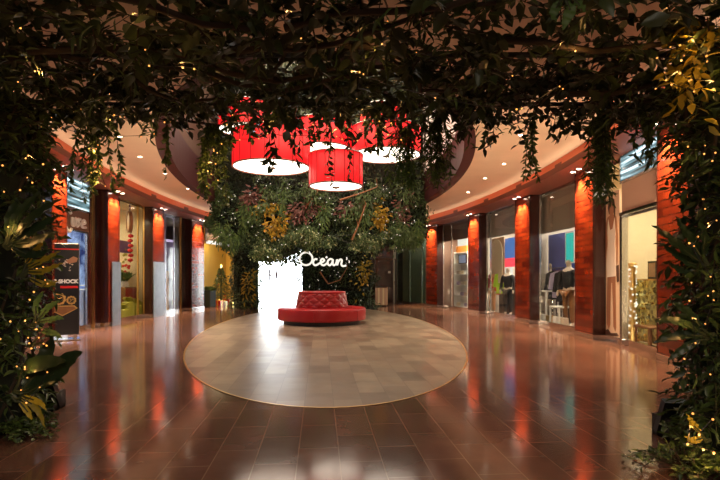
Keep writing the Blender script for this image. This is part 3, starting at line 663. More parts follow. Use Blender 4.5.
for i, (px, m) in enumerate(((543, 'white'), (550, 'gold'), (557, 'white'), (564, 'mann'))):
    t = shopthing('shop_bag', ['white carton on the floor below the white table', 'golden bag on the floor below the white table', 'white bag on the floor beside the low table', 'tan bag on the floor below the teal screen'][i], 'bag', 1, px, .42, 0)
    MB().bbox(-.13, .13, -.07, .07, 0, .27, .015).build('bag_body', M[m], t); MB().tube([(-.06, 0, .26), (-.05, 0, .36), (.05, 0, .36), (.06, 0, .26)], .008, 5).build('bag_handle', M['black'], t)
# R3: clothes shop
panpx('fascia_panel', 'grey beige header panel over the clothes shop window', 'panel', 1, 487, 515, 205, 236, .42, 'greige')
x = wpx(1, 489, 503, .5); t = shopthing('arched_panel', 'tan arched panel in the clothes shop window', 'panel', 1, 496, .5)
z1, z0 = zat(1, 496, .5, 238), zat(1, 496, .5, 283)
fixn(MB().prism([(-x/2, z0), (x/2, z0), (x/2, z1), (-x/2, z1)], .03, .06).build('face', M['tan'], t))
rr = x*.42; zc = z1-rr*1.1
fixn(MB().prism([(rr, z0), (rr, zc)]+[(rr*math.cos(PI*k/14), zc+rr*math.sin(PI*k/14)) for k in range(1, 14)]+[(-rr, zc), (-rr, z0)], .0, .03).build('arch_inset', M['cream'], t))
panpx('blue_screen', 'blue lit picture above the red sign in the clothes shop', 'screen', 1, 503.5, 514.5, 238, 258, .6, 'bluescreen')
panpx('red_sign', 'small glowing red sign in the clothes shop window', 'sign', 1, 503.5, 514.5, 258, 267, .66, 'redsign')
panpx('white_board', 'white lit board below the red sign in clothes shop', 'sign', 1, 503.5, 512, 267, 281, .68, 'whitesign')
panpx('display_backdrop', 'dark back panel behind the red and lime jackets', 'panel', 1, 489, 515, 283.5, 322, .95, 'dark')
clothes_rack(1, 498, .6, 'clothes rail with bright jackets in the clothes shop window', [('red', 'bright red jacket on the rail below the arched panel', .75), ('peach', 'orange jacket on the rail below the arched panel', .7), ('lime', 'lime green jacket on the rail below the arched panel', .7)], .75)
mannequin(1, 508, .55, 'mannequin in black coat below the red sign', 'coatfab', 'coatfab', 1.72, .5)
mannequin(1, 492.5, .5, 'mannequin in red jacket at the far end of the clothes shop window', 'red', 'peach', 1.62, .2)
panpx('light_strip', 'white strip light at the top of the clothes shop window', 'light', 1, 502, 511, 233, 235, .5, 'whitesign')
# R4: white shelves
t = shopthing('shelf_unit', 'tall white shelf unit with folded goods in the fourth right window', 'shelf', 1, 460.5, .8, 0)
w = wpx(1, 454, 467, .8); z1 = zat(1, 460.5, .8, 252)
f = MB(); f.box(-w/2, w/2, .33, .36, 0, z1); f.box(-w/2-.03, -w/2, 0, .36, 0, z1); f.box(w/2, w/2+.03, 0, .36, 0, z1); f.build('case', M['white'], t)
for k in range(6): MB().box(-w/2, w/2, 0, .33, .05+k*(z1-.1)/5, .08+k*(z1-.1)/5).build('shelf_board', M['white'], t)
for k in range(5):
    for j in range(3):
        q = thing('folded_clothes', '%s stack of folded pale clothes on shelf %s of the white shelf unit' % (['left', 'middle', 'right'][j], ['bottom', 'second', 'third', 'fourth', 'top'][k]), 'clothing', t.location+Vector((math.cos(t.rotation_euler.z)*(j-1)*w*.3-math.sin(t.rotation_euler.z)*.15, math.sin(t.rotation_euler.z)*(j-1)*w*.3+math.cos(t.rotation_euler.z)*.15, .081+k*(z1-.1)/5)), t.rotation_euler.z, 'folded clothes on the white shelves')
        b = MB()
        for l in range(3): b.bbox(-w*.12, w*.12, -.10, .10, l*.05, l*.05+.047, .015)
        b.build('folded_layers', M[['cream', 'white', 'lav', 'greige'][(k+j) % 4]], q)
panpx('orange_lightbox', 'orange panel on top of the white shelf unit', 'panel', 1, 456, 467, 246, 252, .85, 'orange')
panpx('hanging_screen', 'small blue grey picture beside the orange panel over the shelves', 'picture', 1, 459, 466, 255, 263, .78, 'bluewhite', 'dark')
panpx('fascia_panel', 'brown header panel over the white shelf window', 'panel', 1, 443.5, 468, 218, 240, .42, 'brownwall')
panpx('display_wall', 'white display wall with added glow behind the shelf unit', 'panel', 1, 447, 467, 236, 306, 1.25, 'whitesign')  # glow added to brighten the dark shelf window
# R5 far glass: lit pillar seen behind the glass
panpx('inner_blind', 'pale green blind behind the far right glass front', 'blind', 1, 398, 424, 240, 303, .8, 'greige')

# ================================================================== LEFT SHOPS
# L1 script sign shop
va, vb = PL[3][1], PL[2][0]-.55
P, Q = fac(-1, va, .25), fac(-1, vb, .25); c = (P+Q)/2; w = (P-Q).length-.02; a = facrot(-1, (va+vb)/2)
lb = thing('reflection_fascia_panel', 'fascia panel with painted white reflection streaks above the dark script sign on the left', 'sign', c, a)
MB().box(-w/2, w/2, -.02, .06, 2.98, 3.655).build('streak_face', M['reflstreak'], lb)
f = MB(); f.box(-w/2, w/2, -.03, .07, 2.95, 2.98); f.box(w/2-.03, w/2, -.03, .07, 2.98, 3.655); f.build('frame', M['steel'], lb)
sg = thing('script_sign', 'dark shop sign with big pale script letters on the left', 'sign', c, a)
MB().box(-w/2, w/2, 0, .08, 2.46, 2.94).build('sign_board', M['brownwall'], sg)
def strokes(nm, lines, r, m, parent, sx, sz, ox, oz, y):
    for l in lines:
        # smooth the stroke
        P = [Vector((ox+x*sx, y, oz-z*sz)) for x, z in l]; S = []
        for i in range(len(P)-1):
            a0, a1, a2, a3 = P[max(i-1, 0)], P[i], P[i+1], P[min(i+2, len(P)-1)]
            for k in range(5):
                t_ = k/5; S.append(.5*((2*a1)+(a2-a0)*t_+(2*a0-5*a1+4*a2-a3)*t_*t_+(3*a1-a0-3*a2+a3)*t_**3))
        S.append(P[-1]); MB().tube(S, r, 8).build(nm, m, parent, True)
strokes('letter', [[(0, 10), (6, 2), (10, 0), (10, 14), (14, 40), (24, 52), (32, 44)], [(4, 20), (10, 10), (22, 6), (30, 10)], [(34, 18), (34, 34), (42, 34), (44, 18), (45, 36)], [(60, 18), (50, 20), (56, 28), (50, 36)], [(66, 28), (76, 24), (72, 18), (66, 24), (66, 34), (78, 34)]], 0.036, M['white'], sg, w/105, .0105, -w*.38, 2.92, -.02)
va_, vb_ = 68, 87
panpx('printed_backdrop', 'blue printed backdrop with added glow in the script sign shop window', 'backdrop', -1, 67.5, 88, 220, 328, .62, 'blueprint')
for i, px in enumerate((72, 80, 86)):
    t = shopthing('display_plinth', ['white plinth behind the totem in the blue window', 'white plinth in the middle of the blue window', 'white plinth at the far end of the blue window'][i], 'plinth', -1, px, .42)
    MB().bbox(-.14, .14, -.06, .10, 0, .9+.1*i, .01).build('plinth_body', M['bluewhite'], t); MB().box(-.15, .15, -.07, .11, .9+.1*i, .92+.1*i).build('plinth_top', M['whitesign'], t)
panpx('reflection_panel', 'tall steel panel added for the silvery reflection on the second left pillar', 'panel', -1, 112.5, 121, 262, 326, -.05, 'dullsteel', t_=.03)  # both panels stand in for reflections in the glossy lower tiles
panpx('reflection_panel', 'tall steel panel added for the silvery reflection on the third left pillar', 'panel', -1, 154, 165, 262, 319, -.05, 'dullsteel', t_=.03)
# L2 flower shop
t = shopthing('round_hanging_sign', 'round dark projecting sign with a lit ring in the flower shop front', 'sign', -1, 129.5, .12, zat(-1, 129.5, .12, 222), turn=.55)
R_ = 11.5*13.9/F*1.02
b = MB(); b.lathe([(R_-.05, -.05), (R_, -.05), (R_, .05), (R_-.05, .05), (R_-.05, -.05)], 40, cap=False, T=Matrix.Rotation(PI/2, 4, 'X')); b.add([], []); fixn(b.build('ring_rim', M['wood'], t, True))
fixn(MB().lathe([(0, -.03), (R_-.05, -.03), (R_-.05, .03), (0, .03)], 40, T=Matrix.Rotation(PI/2, 4, 'X')).build('sign_disc', M['tan'], t))
strokes('letter', [[(-6, -6), (4, -8), (8, 0), (2, 6), (-6, 8)], [(-8, 10), (0, 14), (8, 10)]], .02, M['black'], t, .016, .016, 0, 0, -.045)
MB().tube([(0, 0, R_), (0, 0, 3.55-t.location.z)], .02, 8).build('hanger_rod', M['steel'], t)
panpx('window_film', 'grey green panel behind the round hanging sign', 'panel', -1, 120, 145.5, 205, 240, .9, 'greige')
panpx('violet_band', 'violet band at the back of the flower shop', 'panel', -1, 120, 145.5, 241, 253, .88, 'purple')  # plain violet panel
panpx('wooden_door', 'brown wooden door at the back of the flower shop', 'door', -1, 135, 143.5, 262, 313, 1.1, 'wood', 'cream')
panpx('lit_post', 'pale cream post at the far edge of flower shop', 'post', -1, 144.3, 145.5, 240, 317, .36, 'cream')
t = shopthing('lantern_garland', 'hanging string of red paper lanterns in the flower shop window', 'garland', -1, 130.5, .45, 0)
zt, zb = zat(-1, 130.5, .45, 234), zat(-1, 130.5, .45, 263)
MB().tube([(0, 0, 3.6), (0, 0, zb)], .006, 5).build('string', M['black'], t)
for k in range(6): MB().ball((.02*(-1)**k, 0, zt-(zt-zb)*(k+.4)/6), (.085, .085, .062), 12).build('red_lantern', M['red'], t, True)
for i in range(5):
    t = shopthing('tissue_parcel', ['first', 'second', 'third', 'fourth', 'fifth'][i]+' yellow green tissue wrapped parcel from the near end of flower shop window', 'parcel', -1, 123+i*4.6, .5, 0, 'yellow parcels in the flower shop window')
    h = .34+.07*((i*3) % 4); MB().bbox(-.2, .2, -.12, .12, 0, h, .03).build('parcel_body', M['yellowlit'], t)
    q = MB()
    for k in range(7): a_ = k*PI/3.5; q.prism([(-.03, 0), (.03, 0), (.09, .14), (0, .19), (-.08, .13)], -.004, .004, Matrix.Translation((.05*math.cos(a_), .05*math.sin(a_), h-.01)) @ Matrix.Rotation(a_, 4, 'Z') @ Matrix.Rotation(.5, 4, 'X'))
    q.build('tissue_ruffle', M['yellowlit'], t)
def bouquet(side, px, off, z, label, m, pm='red', h=.55, group=None):
    t = shopthing('flower_vase', label, 'flowers', side, px, off, z, group)
    MB().lathe([(.06, 0), (.09, .06), (.07, .2), (.05, .24), (.06, .26), (.045, .25)], 14).build('vase', M['white'], t, True)
    n = 60; a_ = rng.uniform(0, 2*PI, n); pos = np.stack([.04*np.cos(a_), .04*np.sin(a_), np.full(n, .25)], 1)+rnd(n, .02); d = np.stack([np.cos(a_)*.5, np.sin(a_)*.5, np.ones(n)], 1)
    leaves('foliage', M['fernleaf'], pos, d+rnd(n, .2), rnd(n), rng.uniform(.2, .4, n), .06, t)
    q = MB()
    for k in range(16): a0 = rng.uniform(0, 2*PI); r0 = rng.uniform(.02, .2); q.ball((r0*math.cos(a0), r0*math.sin(a0), .3+rng.uniform(.05, h-.2)), .045, 6)
    q.build('blossoms', M[m], t); return t
table(-1, 125, .95, .7, .4, .95, 'wood', 'brown wooden table behind the yellow parcels', 'flower_table')
bouquet(-1, 122, .95, .95, 'vase of golden blossoms near the lantern garland', 'yellowlit', h=1.2)
bouquet(-1, 126, .95, .95, 'vase of red blossoms on the brown wooden table', 'red', h=.7)
t = shopthing('gift_cupboard', 'reddish wooden cupboard behind the yellow parcels in flower shop', 'cupboard', -1, 131, .9, mar=.5)
MB().bbox(-.4, .4, -.2, .2, 0, 1.0, .01).build('carcass', M['wood'], t)
for x in (-.2, .2): d_ = MB().box(x-.18, x+.18, -.215, -.2, .05, .95).build('door', M['redleather2'], t); MB().ball((x-.12*(1 if x > 0 else -1), -.225, .55), .02, 8).build('knob', M['gold'], d_)
# L3
panpx('peach_board', 'upright peach coloured board in the dim left shop', 'panel', -1, 164.5, 169, 271, 313, .5, 'peach')
panpx('upper_screen', 'dark panel at the top of the dim left shop window', 'panel', -1, 164, 183, 216, 240, .5, 'dark')
panpx('lavender_board', 'pale lavender board behind the tangled sculpture', 'panel', -1, 164, 177, 242, 310, .9, 'lav')
t = shopthing('tangled_sculpture', 'tall pale tangled driftwood sculpture in the dim left shop', 'sculpture', -1, 175.5, .62)
MB().lathe([(.18, 0), (.18, .08), (.05, .1), (0, .1)], 20).build('base', M['black'], t)
for k in range(9):
    pts = []; x_, y_ = rng.normal(0, .06, 2)
    for j in range(9): pts.append((x_, y_, .08+j*.20)); x_ += rng.normal(0, .055); y_ += rng.normal(0, .05); x_ *= .9; y_ *= .9
    MB().tube(pts, [.026-.002*j for j in range(9)], 6).build('branch', M['mann'], t, True)
# L4 yellow shop
panpx('yellow_backdrop', 'warm yellow back panel behind the Christmas tree', 'panel', -1, 206, 236, 245, 304, 1.7, 'yellow')  # plain mustard yellow panel without a glow
panpx('fascia_panel', 'dark header panel with white shelf line over the yellow shop', 'panel', -1, 206, 232, 226, 243, .5, 'brownwall')
panpx('white_ledge', 'white ledge along the top of the yellow shop window', 'ledge', -1, 209, 232, 242, 245, .46, 'whitesign', t_=.12)
t = shopthing('christmas_tree', 'small lit Christmas tree with ornaments in the yellow shop', 'tree', -1, 221, .95)
MB().tube([(0, 0, 0), (0, 0, 1.75)], [.05, .015], 8).build('trunk', M['bark'], t)
n = 900; hh = rng.random(n)**1.3; a_ = rng.uniform(0, 2*PI, n); rr = (1-hh)*.55*rng.uniform(.5, 1, n)
leaves('foliage', M['leafcol'], np.stack([rr*np.cos(a_), rr*np.sin(a_), .3+hh*1.5], 1), np.stack([np.cos(a_), np.sin(a_), -.3+0*a_], 1)+rnd(n, .2), rnd(n)*.3+np.array([0, 0, 1]), .16, .035, t)
for k in range(30):
    h_ = rng.random(); a0 = rng.uniform(0, 2*PI); r0 = (1-h_)*.56; MB().ball((r0*math.cos(a0), r0*math.sin(a0), .32+h_*1.45), .035, 8).build('bauble', M[['red', 'gem', 'white'][k % 3]], t, True)
MB().prism([(0.11*math.sin(2*PI*k/10)*(1 if k % 2 == 0 else .45), 1.86+.11*math.cos(2*PI*k/10)*(1 if k % 2 == 0 else .45)) for k in range(10)], -.015, .015).build('star', M['gem'], t)
for i, (px, m, s_, off) in enumerate(((219, 'red', .30, .55), (224, 'white', .24, .5), (228, 'red', .36, .62), (231.5, 'gem', .26, .5))):
    t = shopthing('gift_box', ['red gift box below the near side of the Christmas tree', 'white gift box below the Christmas tree', 'largest red gift box beside the Christmas tree', 'gold gift box farthest from the dark bin in yellow shop'][i], 'gift', -1, px, off)
    MB().bbox(-s_/2, s_/2, -s_/2, s_/2, 0, s_*.8, .008).build('box', M[m], t); r_ = MB(); r_.box(-.02, .02, -s_/2-.004, s_/2+.004, .004, s_*.8+.004); r_.box(-s_/2-.004, s_/2+.004, -.02, .02, .004, s_*.8+.004); r_.build('ribbon', M['gem' if m != 'gem' else 'red'], t)
    q = MB()
    for s2 in (-1, 1): q.tube([(0, 0, s_*.8), (s2*.05, 0, s_*.8+.05), (s2*.09, 0, s_*.8+.03), (0, 0, s_*.8)], .012, 6)
    q.build('bow', M['gem' if m != 'gem' else 'red'], t)
t = shopthing('planter_bin', 'dark green square planter bin at the near end of yellow shop window', 'planter', -1, 209, .5)
MB().bbox(-.28, .28, -.2, .2, 0, .75, .02).build('planter', M['soil'], t)
n = 120; leaves('foliage', M['leafcol'], np.stack([rng.uniform(-.25, .25, n), rng.uniform(-.16, .16, n), np.full(n, .72)], 1), rnd(n, .4)+np.array([0, 0, .8]), rnd(n), .22, .07, t)

# ================================================================== far end: bin, door, sign on the wall
p = at(381.5, 23.2); t = thing('litter_bin', 'square litter bin with pale slatted sides by the dark far door', 'bin', p, -.2)
MB().bbox(-.27, .27, -.25, .25, .05, .86, .015).build('bin_body', M['tan'], t)
MB().box(-.285, .285, -.265, .265, .86, .90).build('lid', M['black'], t); MB().box(-.24, .24, -.22, .22, 0, .05).build('base', M['black'], t)
for k in range(5): MB().bbox(-.25+k*.105, -.17+k*.105, -.262, -.25, .07, .84, .003).build('slat', M['cream' if k % 2 else 'pinkbeige'], t)
t = thing('door_1', 'dark maroon service door at the far right end', 'door', at(388, 25.9)+Vector((0, .0, 0)), 0, kind='structure'); t.location.y = 12.17
MB().box(-.5, .5, 0, .03, 0, 2.25).build('door_leaf', M['darktile'], t); MB().box(.38, .42, -.05, 0, .95, 1.15).build('handle', M['steel'], t)
f = MB(); f.box(-.57, -.5, -.02, .03, 0, 2.32); f.box(.5, .57, -.02, .03, 0, 2.32); f.box(-.57, .57, -.02, .03, 2.25, 2.32); f.build('door_frame', M['brownwall'], t)
t = thing('wall_notice', 'small pale notice on the dark far wall above the bin', 'sign', (at(391, 25.8).x, 12.16, 1.55)); MB().box(-.07, .07, 0, .02, 0, .12).build('plate', M['white'], t)
# white pleated screen on the upper gallery wall
t = thing('pleated_screen', 'pale pleated screen on the upper gallery wall at right', 'screen', (0, 0, 0)); b = MB(); f2 = MB()
for i in range(26):
    a0 = -.38+i*.022; r0 = .02 if i % 2 else -.05
    x0, y0 = ell(a0, 0, off=.05-(.06 if i % 2 else 0)); x1, y1 = ell(a0+.022, 0, off=.05-(0 if i % 2 else .06))
    b.add([(x0, y0, 5.05), (x1, y1, 5.05), (x1, y1, 8.2), (x0, y0, 8.2), (x0+.03, y0, 5.05), (x1+.03, y1, 5.05), (x1+.03, y1, 8.2), (x0+.03, y0, 8.2)], [(0, 1, 2, 3), (7, 6, 5, 4), (3, 2, 6, 7), (4, 5, 1, 0)])
b.build('pleats', M['white'], t)
# recessed downlights in the soffit
for i, (px, D_) in enumerate(((504, 11.9), (485, 13.6), (468, 15.8), (520, 9.5), (140, 11.2), (165, 13.0), (188, 15.2), (120, 9.6))):
    p = at(px, D_); t = thing('soffit_downlight', 'small recessed spot in the %s beige soffit, %s from the fascia end' % ('right' if px > 360 else 'left', ['second', 'third', 'fourth', 'first'][i % 4]), 'light', (p.x, p.y, CZ-.004), 0, 'small spots in the beige soffit')
    MB().lathe([(.065, 0), (.065, -.008), (.045, -.008), (.042, .0)], 16, cap=False).build('lamp_ring', M['soffit'], t); MB().lathe([(.043, -.003), (0, -.004)], 14).build('lamp_lens', M['lamp'], t)
    lamp('SPOT', 'spot', (0, 0, -.03), 170, (1, .72, .46), t, spot_size=math.radians(100), spot_blend=.7, shadow_soft_size=.04)

# ================================================================== GREEN WALL
def W(px, D, py): return at(px, D, py)
def hnoise(p, s, seed=0):
    p = np.asarray(p)*s+seed*7.3
    return .5+.25*(np.sin(p[:, 0]*1.7+1.3*np.sin(p[:, 2]*1.1+.5))+np.sin(p[:, 2]*1.9+p[:, 1]*1.3+1.5*np.sin(p[:, 0]*.9)))
def facing(n, toward=(0, -1, 0), s=.7): return np.array(toward)[None]+rnd(n, s)
def hx(px): return 17.5-.7*math.sin(PI*min(1, max(0, (px-212)/216)))
LOW = [(212, 222), (220, 240), (232, 250), (246, 252), (262, 262), (282, 258), (296, 250), (305, 245), (330, 243), (352, 246), (376, 251), (400, 247), (416, 244), (427, 230)]
def low(px): return float(np.interp(px, [a for a, b in LOW], [b for a, b in LOW]))
gw = thing('hanging_garden', 'huge hanging mass of mixed leafy plants behind the red lamps', 'plants', (0, 0, 0))
b = MB(); cols = [214+212*i/20 for i in range(21)]; vs = []
for px in cols:
    D = hx(px)+.35; zb = W(px, D, low(px)-6).z; vs += [tuple(W(px, D, 0))[:2]+(zb,), tuple(W(px, D, 0))[:2]+(8.6,)]
back = []
for px in cols:
    q = W(px, hx(px)+.35, 0); dv = Vector((math.sin(TH), math.cos(TH), 0)); e = 2.4 if 230 < px < 410 else 1.4
    q = q+dv*e; zb = W(px, hx(px)+.35, low(px)-6).z; back += [(q.x, q.y, zb), (q.x, q.y, 8.6)]
n = len(cols); b.add(vs+back, [(2*i, 2*i+2, 2*i+3, 2*i+1) for i in range(n-1)]+[(2*n+2*i, 2*n+2*i+1, 2*n+2*i+3, 2*n+2*i+2) for i in range(n-1)]+[(2*i, 2*n+2*i, 2*n+2*i+2, 2*i+2) for i in range(n-1)]+[(2*i+1, 2*i+3, 2*n+2*i+3, 2*n+2*i+1) for i in range(n-1)]+[(0, 1, 2*n+1, 2*n), (2*n-2, 4*n-2, 4*n-1, 2*n-1)])
fixn(b.build('backing', M['soil'], gw))
def header_leaves(name, m, N, ylo, yhi, ln, wd, dep=.35, x0=213, x1=427, bias=None, droop=.15, amp=.75, thin=.6):
    px = rng.uniform(x0, x1, N); pos = np.zeros((N, 3)); lows = np.interp(px, [a for a, c in LOW], [c for a, c in LOW])
    f = rng.random(N); py = ylo+(np.minimum(yhi, lows)-ylo)*f
    jag = np.clip((py-150)/60, 0, 1); px = np.where(px < 240, px-4.5*jag*np.sin(py*.23+1)-rng.uniform(-2, 5, N)*jag*(px < 218), px); px = np.where(px > 400, px+4*jag*np.sin(py*.27)+rng.uniform(-2, 4, N)*jag*(px > 422), px)
    q = np.stack([px, px*0, py], 1); k = hnoise(q, .075, 1)*.6+hnoise(q, .16, 4)*.4; k = np.clip((k-.5)*1.5+.5, 0, 1)
    keep = (k > .42) | (rng.random(N) > thin); px, py, k = px[keep], py[keep], k[keep]; N = len(px)
    edge = np.clip(np.minimum(px-x0, x1-px)/14, 0, 1)
    for i in range(N): pos.resize((N, 3)); pos[i] = W(px[i], hx(px[i])+.15-(k[i]-.35)*amp*edge[i]+rng.uniform(-.06, dep*.5), py[i]+rng.normal(0, 2.5)+(k[i]-.5)*3)
    d = facing(N, (0, -.6, -.65), .5)+np.stack([(k-.5)*.0, k*0, k*0], 1); up = facing(N, (0, -.6, .7), .35)
    return leaves(name, m, pos, d, up, rng.uniform(ln[0], ln[1], N)*(.7+.6*k), rng.uniform(wd[0], wd[1], N), gw, np.clip((k-.5)*1.5+.38+rng.normal(0, .18, N), 0, 1), droop=droop)  # raised clumps tinted lighter and voids darker, as if lit
header_leaves('shaded_upper_foliage', M['leaf'], 6500, 60, 205, (.10, .20), (.045, .09))  # dark leaf colour stands in for the lack of light high up
header_leaves('middle_foliage', M['leafwall'], 10500, 180, 246, (.08, .17), (.035, .075))
header_leaves('hanging_fringe', M['leafwall'], 8000, 224, 264, (.07, .16), (.03, .065))
header_leaves('variegated_leaves', M['pale'], 1800, 231, 256, (.06, .11), (.03, .055), .1, 236, 404)
header_leaves('side_foliage', M['leafwall'], 1100, 190, 240, (.10, .20), (.04, .07), .5, 213, 228)
# underside of the mass and the posts of greenery that stand on the floor
def green_post(name, label, px0, px1, D, ytop, N, rx_in=.1, m='leafwall', warm=0):
    c = at((px0+px1)/2, D+.45); rx = (px1-px0)/2*D/F; t = thing(name, label, 'plants', c, -TH)
    ry = .45; H = EYE+(HOR-ytop)*D/F
    MB().lathe([(1, 0), (1, H), (0, H)], 28, T=Matrix.Diagonal((rx-rx_in, ry-.1, 1, 1))).build('backing', M['soil'], t)
    a = rng.uniform(0, 2*PI, N); z = rng.uniform(0, H, N); pos = np.stack([rx*np.cos(a)*(rng.uniform(.85, 1.06, N)+.10*np.sin(z*5.3+1)+.06*np.sin(z*11)), ry*np.sin(a)*rng.uniform(.85, 1.08, N), z], 1)
    d = np.stack([np.cos(a)*.6, np.sin(a)*.8, -.4+0*a], 1)+rnd(N, .45); up = np.stack([np.cos(a), np.sin(a), .8+0*a], 1)+rnd(N, .3)
    k = hnoise(pos, 2.4, 3)
    leaves('foliage', M[m], pos, d, up, rng.uniform(.06, .15, N), rng.uniform(.03, .06, N), t, np.clip((k-.5)*1.6+.45+rng.normal(0, .18, N), 0, 1)); return t
green_post('leafy_core', 'leafy green column behind the red bench, below the white script sign', 299, 374, 20.6, 238, 7400)
green_post('leafy_post', 'leafy green column left of the bright passage', 231, 261, 21.0, 240, 3400)
N = 2600; px = rng.uniform(258, 304, N); pos = np.array([tuple(W(p, rng.uniform(17.6 if p < 291 else 19.8, 21), rng.uniform(248, 263)+2.0*math.sin(p*.45)+1.5*math.sin(p*1.3))) for p in px])
pa = thing('leafy_arch', 'fringe of leaves arching over the bright passage', 'plants', (0, 0, 0))
leaves('foliage', M['leafwall'], pos, facing(N, (0, -.5, -.3), .7), facing(N, (0, -.6, .6), .4), rng.uniform(.05, .12, N), .045, pa)
b = MB(); b.tube([tuple(W(256, 19.5, 255)), tuple(W(270, 19.2, 253)), tuple(W(290, 19.2, 252)), tuple(W(297, 19.5, 250))], .10, 8); b.build('stem', M['bark'], pa)
# accent plants set into the green wall
def clump(nm, label, cat, px, py, w, h, m, N, ln, wd, group=None, D=None, spread=1, stem='bark', droop=.2, dn=-.4):
    D = D or hx(px)-.12; c = W(px, D, py); t = thing(nm, label, cat, c, -TH, group); rx, rz = w/2*D/F, h/2*D/F
    q = rng.normal(0, .55, (N, 2)); pos = np.stack([q[:, 0]*rx+q[:, 1]*rx*.35, rng.uniform(-.16, .12, N), q[:, 1]*rz], 1)
    d = np.stack([q[:, 0]*1.2, -.5+0*q[:, 0], q[:, 1]*.6+dn], 1)+rnd(N, .4)
    leaves('foliage', M[m], pos, d, facing(N, (0, -.8, .5), .35), rng.uniform(ln*.7, ln*1.25, N), wd, t, droop=droop)
    s = MB()
    for k in range(4): x = rng.uniform(-.5, .5)*rx; s.tube([(x*.3, .3, -.1), (x*.7, .05, .0), (x, -.05, rng.uniform(-.8, .8)*rz)], [.02, .014, .006], 5)
    s.build('stem', M[stem], t); return t
gg = 'golden leaved plants on the green wall'; pg = 'dusky pink plants on the green wall'; fg = 'light green hanging ferns on the green wall'
clump('golden_plant', 'golden leaved plant just below the leftmost wide lamp', 'plant', 268, 209, 18, 12, 'golden', 150, .14, .075, gg)
clump('golden_plant', 'golden leaved plant hanging lower, left above the script sign', 'plant', 278, 225, 15, 20, 'golden', 190, .14, .075, gg)
clump('golden_plant', 'golden leaved plant right of the small lamp, alone at right', 'plant', 380, 217, 11, 20, 'golden', 190, .14, .075, gg)
clump('golden_plant', 'pale golden plant on the green column right of the bench', 'plant', 364, 272, 10, 26, 'yellowleaf', 90, .16, .08, gg, D=20.2)
clump('golden_plant', 'pale golden plant on the leafy column left of the bright passage', 'plant', 249, 284, 12, 26, 'yellowleaf', 70, .20, .06, gg, D=20.7)
clump('pink_plant', 'dusky pink plant left of the upper golden plant', 'plant', 252, 197, 17, 14, 'pink', 150, .16, .065, pg)
clump('pink_plant', 'dusky pink plant under the small lamp, widest of its kind', 'plant', 303, 212, 24, 16, 'pink', 210, .16, .065, pg)
clump('pink_plant', 'dusky pink plant right of the small golden one at far right', 'plant', 403, 211, 14, 22, 'pink', 110, .16, .06, pg)
clump('pink_plant', 'small pinkish tan plant between small lamp and golden plant', 'plant', 345, 209, 14, 10, 'pink', 60, .2, .09, pg)
for px, py, w, h, lab in ((247, 215, 10, 26, 'light green fern hanging below the left pink plant'), (283, 203, 10, 34, 'light green fern hanging between the golden plants and widest pink plant'),
                          (324, 214, 11, 30, 'light green fern hanging directly under the small lamp'), (366, 216, 14, 30, 'light green fern hanging left of the lone golden plant'),
                          (222, 232, 12, 22, 'light green fern at the left lower corner of the green mass'), (398, 232, 12, 24, 'light green fern hanging below the far right pink plant'),
                          (417, 232, 11, 26, 'light green fern at the right lower corner of the green mass'), (233, 240, 12, 18, 'light green fern over the yellow shop corner')):
    clump('hanging_fern', lab, 'fern', px, py, w, h, 'fernleaf', 220, .17, .035, fg, stem='stem', dn=-1.2)
for pts, lab in (([(340, 200), (352, 196), (364, 192), (377, 187)], 'bare branch slanting up right of the small lamp'), ([(352, 240), (358, 226), (363, 212), (366, 204)], 'bare branch rising left of the lone golden plant'),
                 ([(306, 206), (312, 200), (318, 190)], 'bare branch above the widest pink plant'), ([(320, 272), (328, 284), (340, 280), (347, 268)], 'curved bare branch on the column below the script sign')):
    D = 16.6 if pts[0][1] < 260 else 20.3; t = thing('bare_branch', lab, 'branch', W(*[pts[0][0], D, pts[0][1]]), 0, 'bare branches on the green wall'); o = t.location
    P = [W(x, D-.1*math.sin(i), y)-o for i, (x, y) in enumerate(pts)]; s = MB(); s.tube([tuple(p) for p in P], [.035-.006*i for i in range(len(P))], 7)
    for i in range(1, len(P)): s.tube([tuple(P[i]), tuple(P[i]+Vector((rng.uniform(-.15, .25), -.05, rng.uniform(.1, .3))))], [.014, .004], 5)
    s.build('branch_wood', M['wood'], t)
# script sign
D = 19.3; oc = W(324, D, 260); sg = thing('script_sign', 'white lit script lettering sign on the green column above the red bench', 'sign', oc, -TH)
U = D/F/10.286
def sl(l): return [((x-350)*U, 0, (195-y+15)*U) for x, y in l]
def script(lines, r):
    b = MB()
    for l in lines:
        P = [Vector(p) for p in sl(l)]; S = []
        for i in range(len(P)-1):
            a0, a1, a2, a3 = P[max(i-1, 0)], P[i], P[i+1], P[min(i+2, len(P)-1)]
            for k in range(6):
                t_ = k/6; S.append(.5*((2*a1)+(a2-a0)*t_+(2*a0-5*a1+4*a2-a3)*t_*t_+(3*a1-a0-3*a2+a3)*t_**3))
        S.append(P[-1]); b.tube([tuple(p) for p in S], r, 8)
    return b
ov = [(165+66*math.cos(a), 197+66*math.sin(a)) for a in [PI*1.62-2*PI*k/20 for k in range(21)]]
script([ov+[(205, 128)], [(150, 136), (165, 128), (184, 130)]], 9.5*U).build('letter', M['whitesign'], sg, True)
script([[(282, 205), (262, 200), (242, 218), (240, 246), (258, 264), (284, 256), (305, 242)]], 10*U).build('letter', M['whitesign'], sg, True)
script([[(305, 242), (340, 228), (350, 208), (332, 198), (316, 220), (322, 252), (346, 264), (372, 250), (385, 240)], [(368, 188), (384, 176)]], 10*U).build('letter', M['whitesign'], sg, True)
script([[(438, 206), (412, 200), (390, 222), (392, 254), (412, 264), (434, 238), (442, 206), (440, 246), (452, 264), (474, 250)]], 10*U).build('letter', M['whitesign'], sg, True)
script([[(474, 250), (486, 206), (484, 262), (498, 226), (520, 204), (534, 216), (528, 252), (544, 272), (580, 266)]], 10*U).build('letter', M['whitesign'], sg, True)
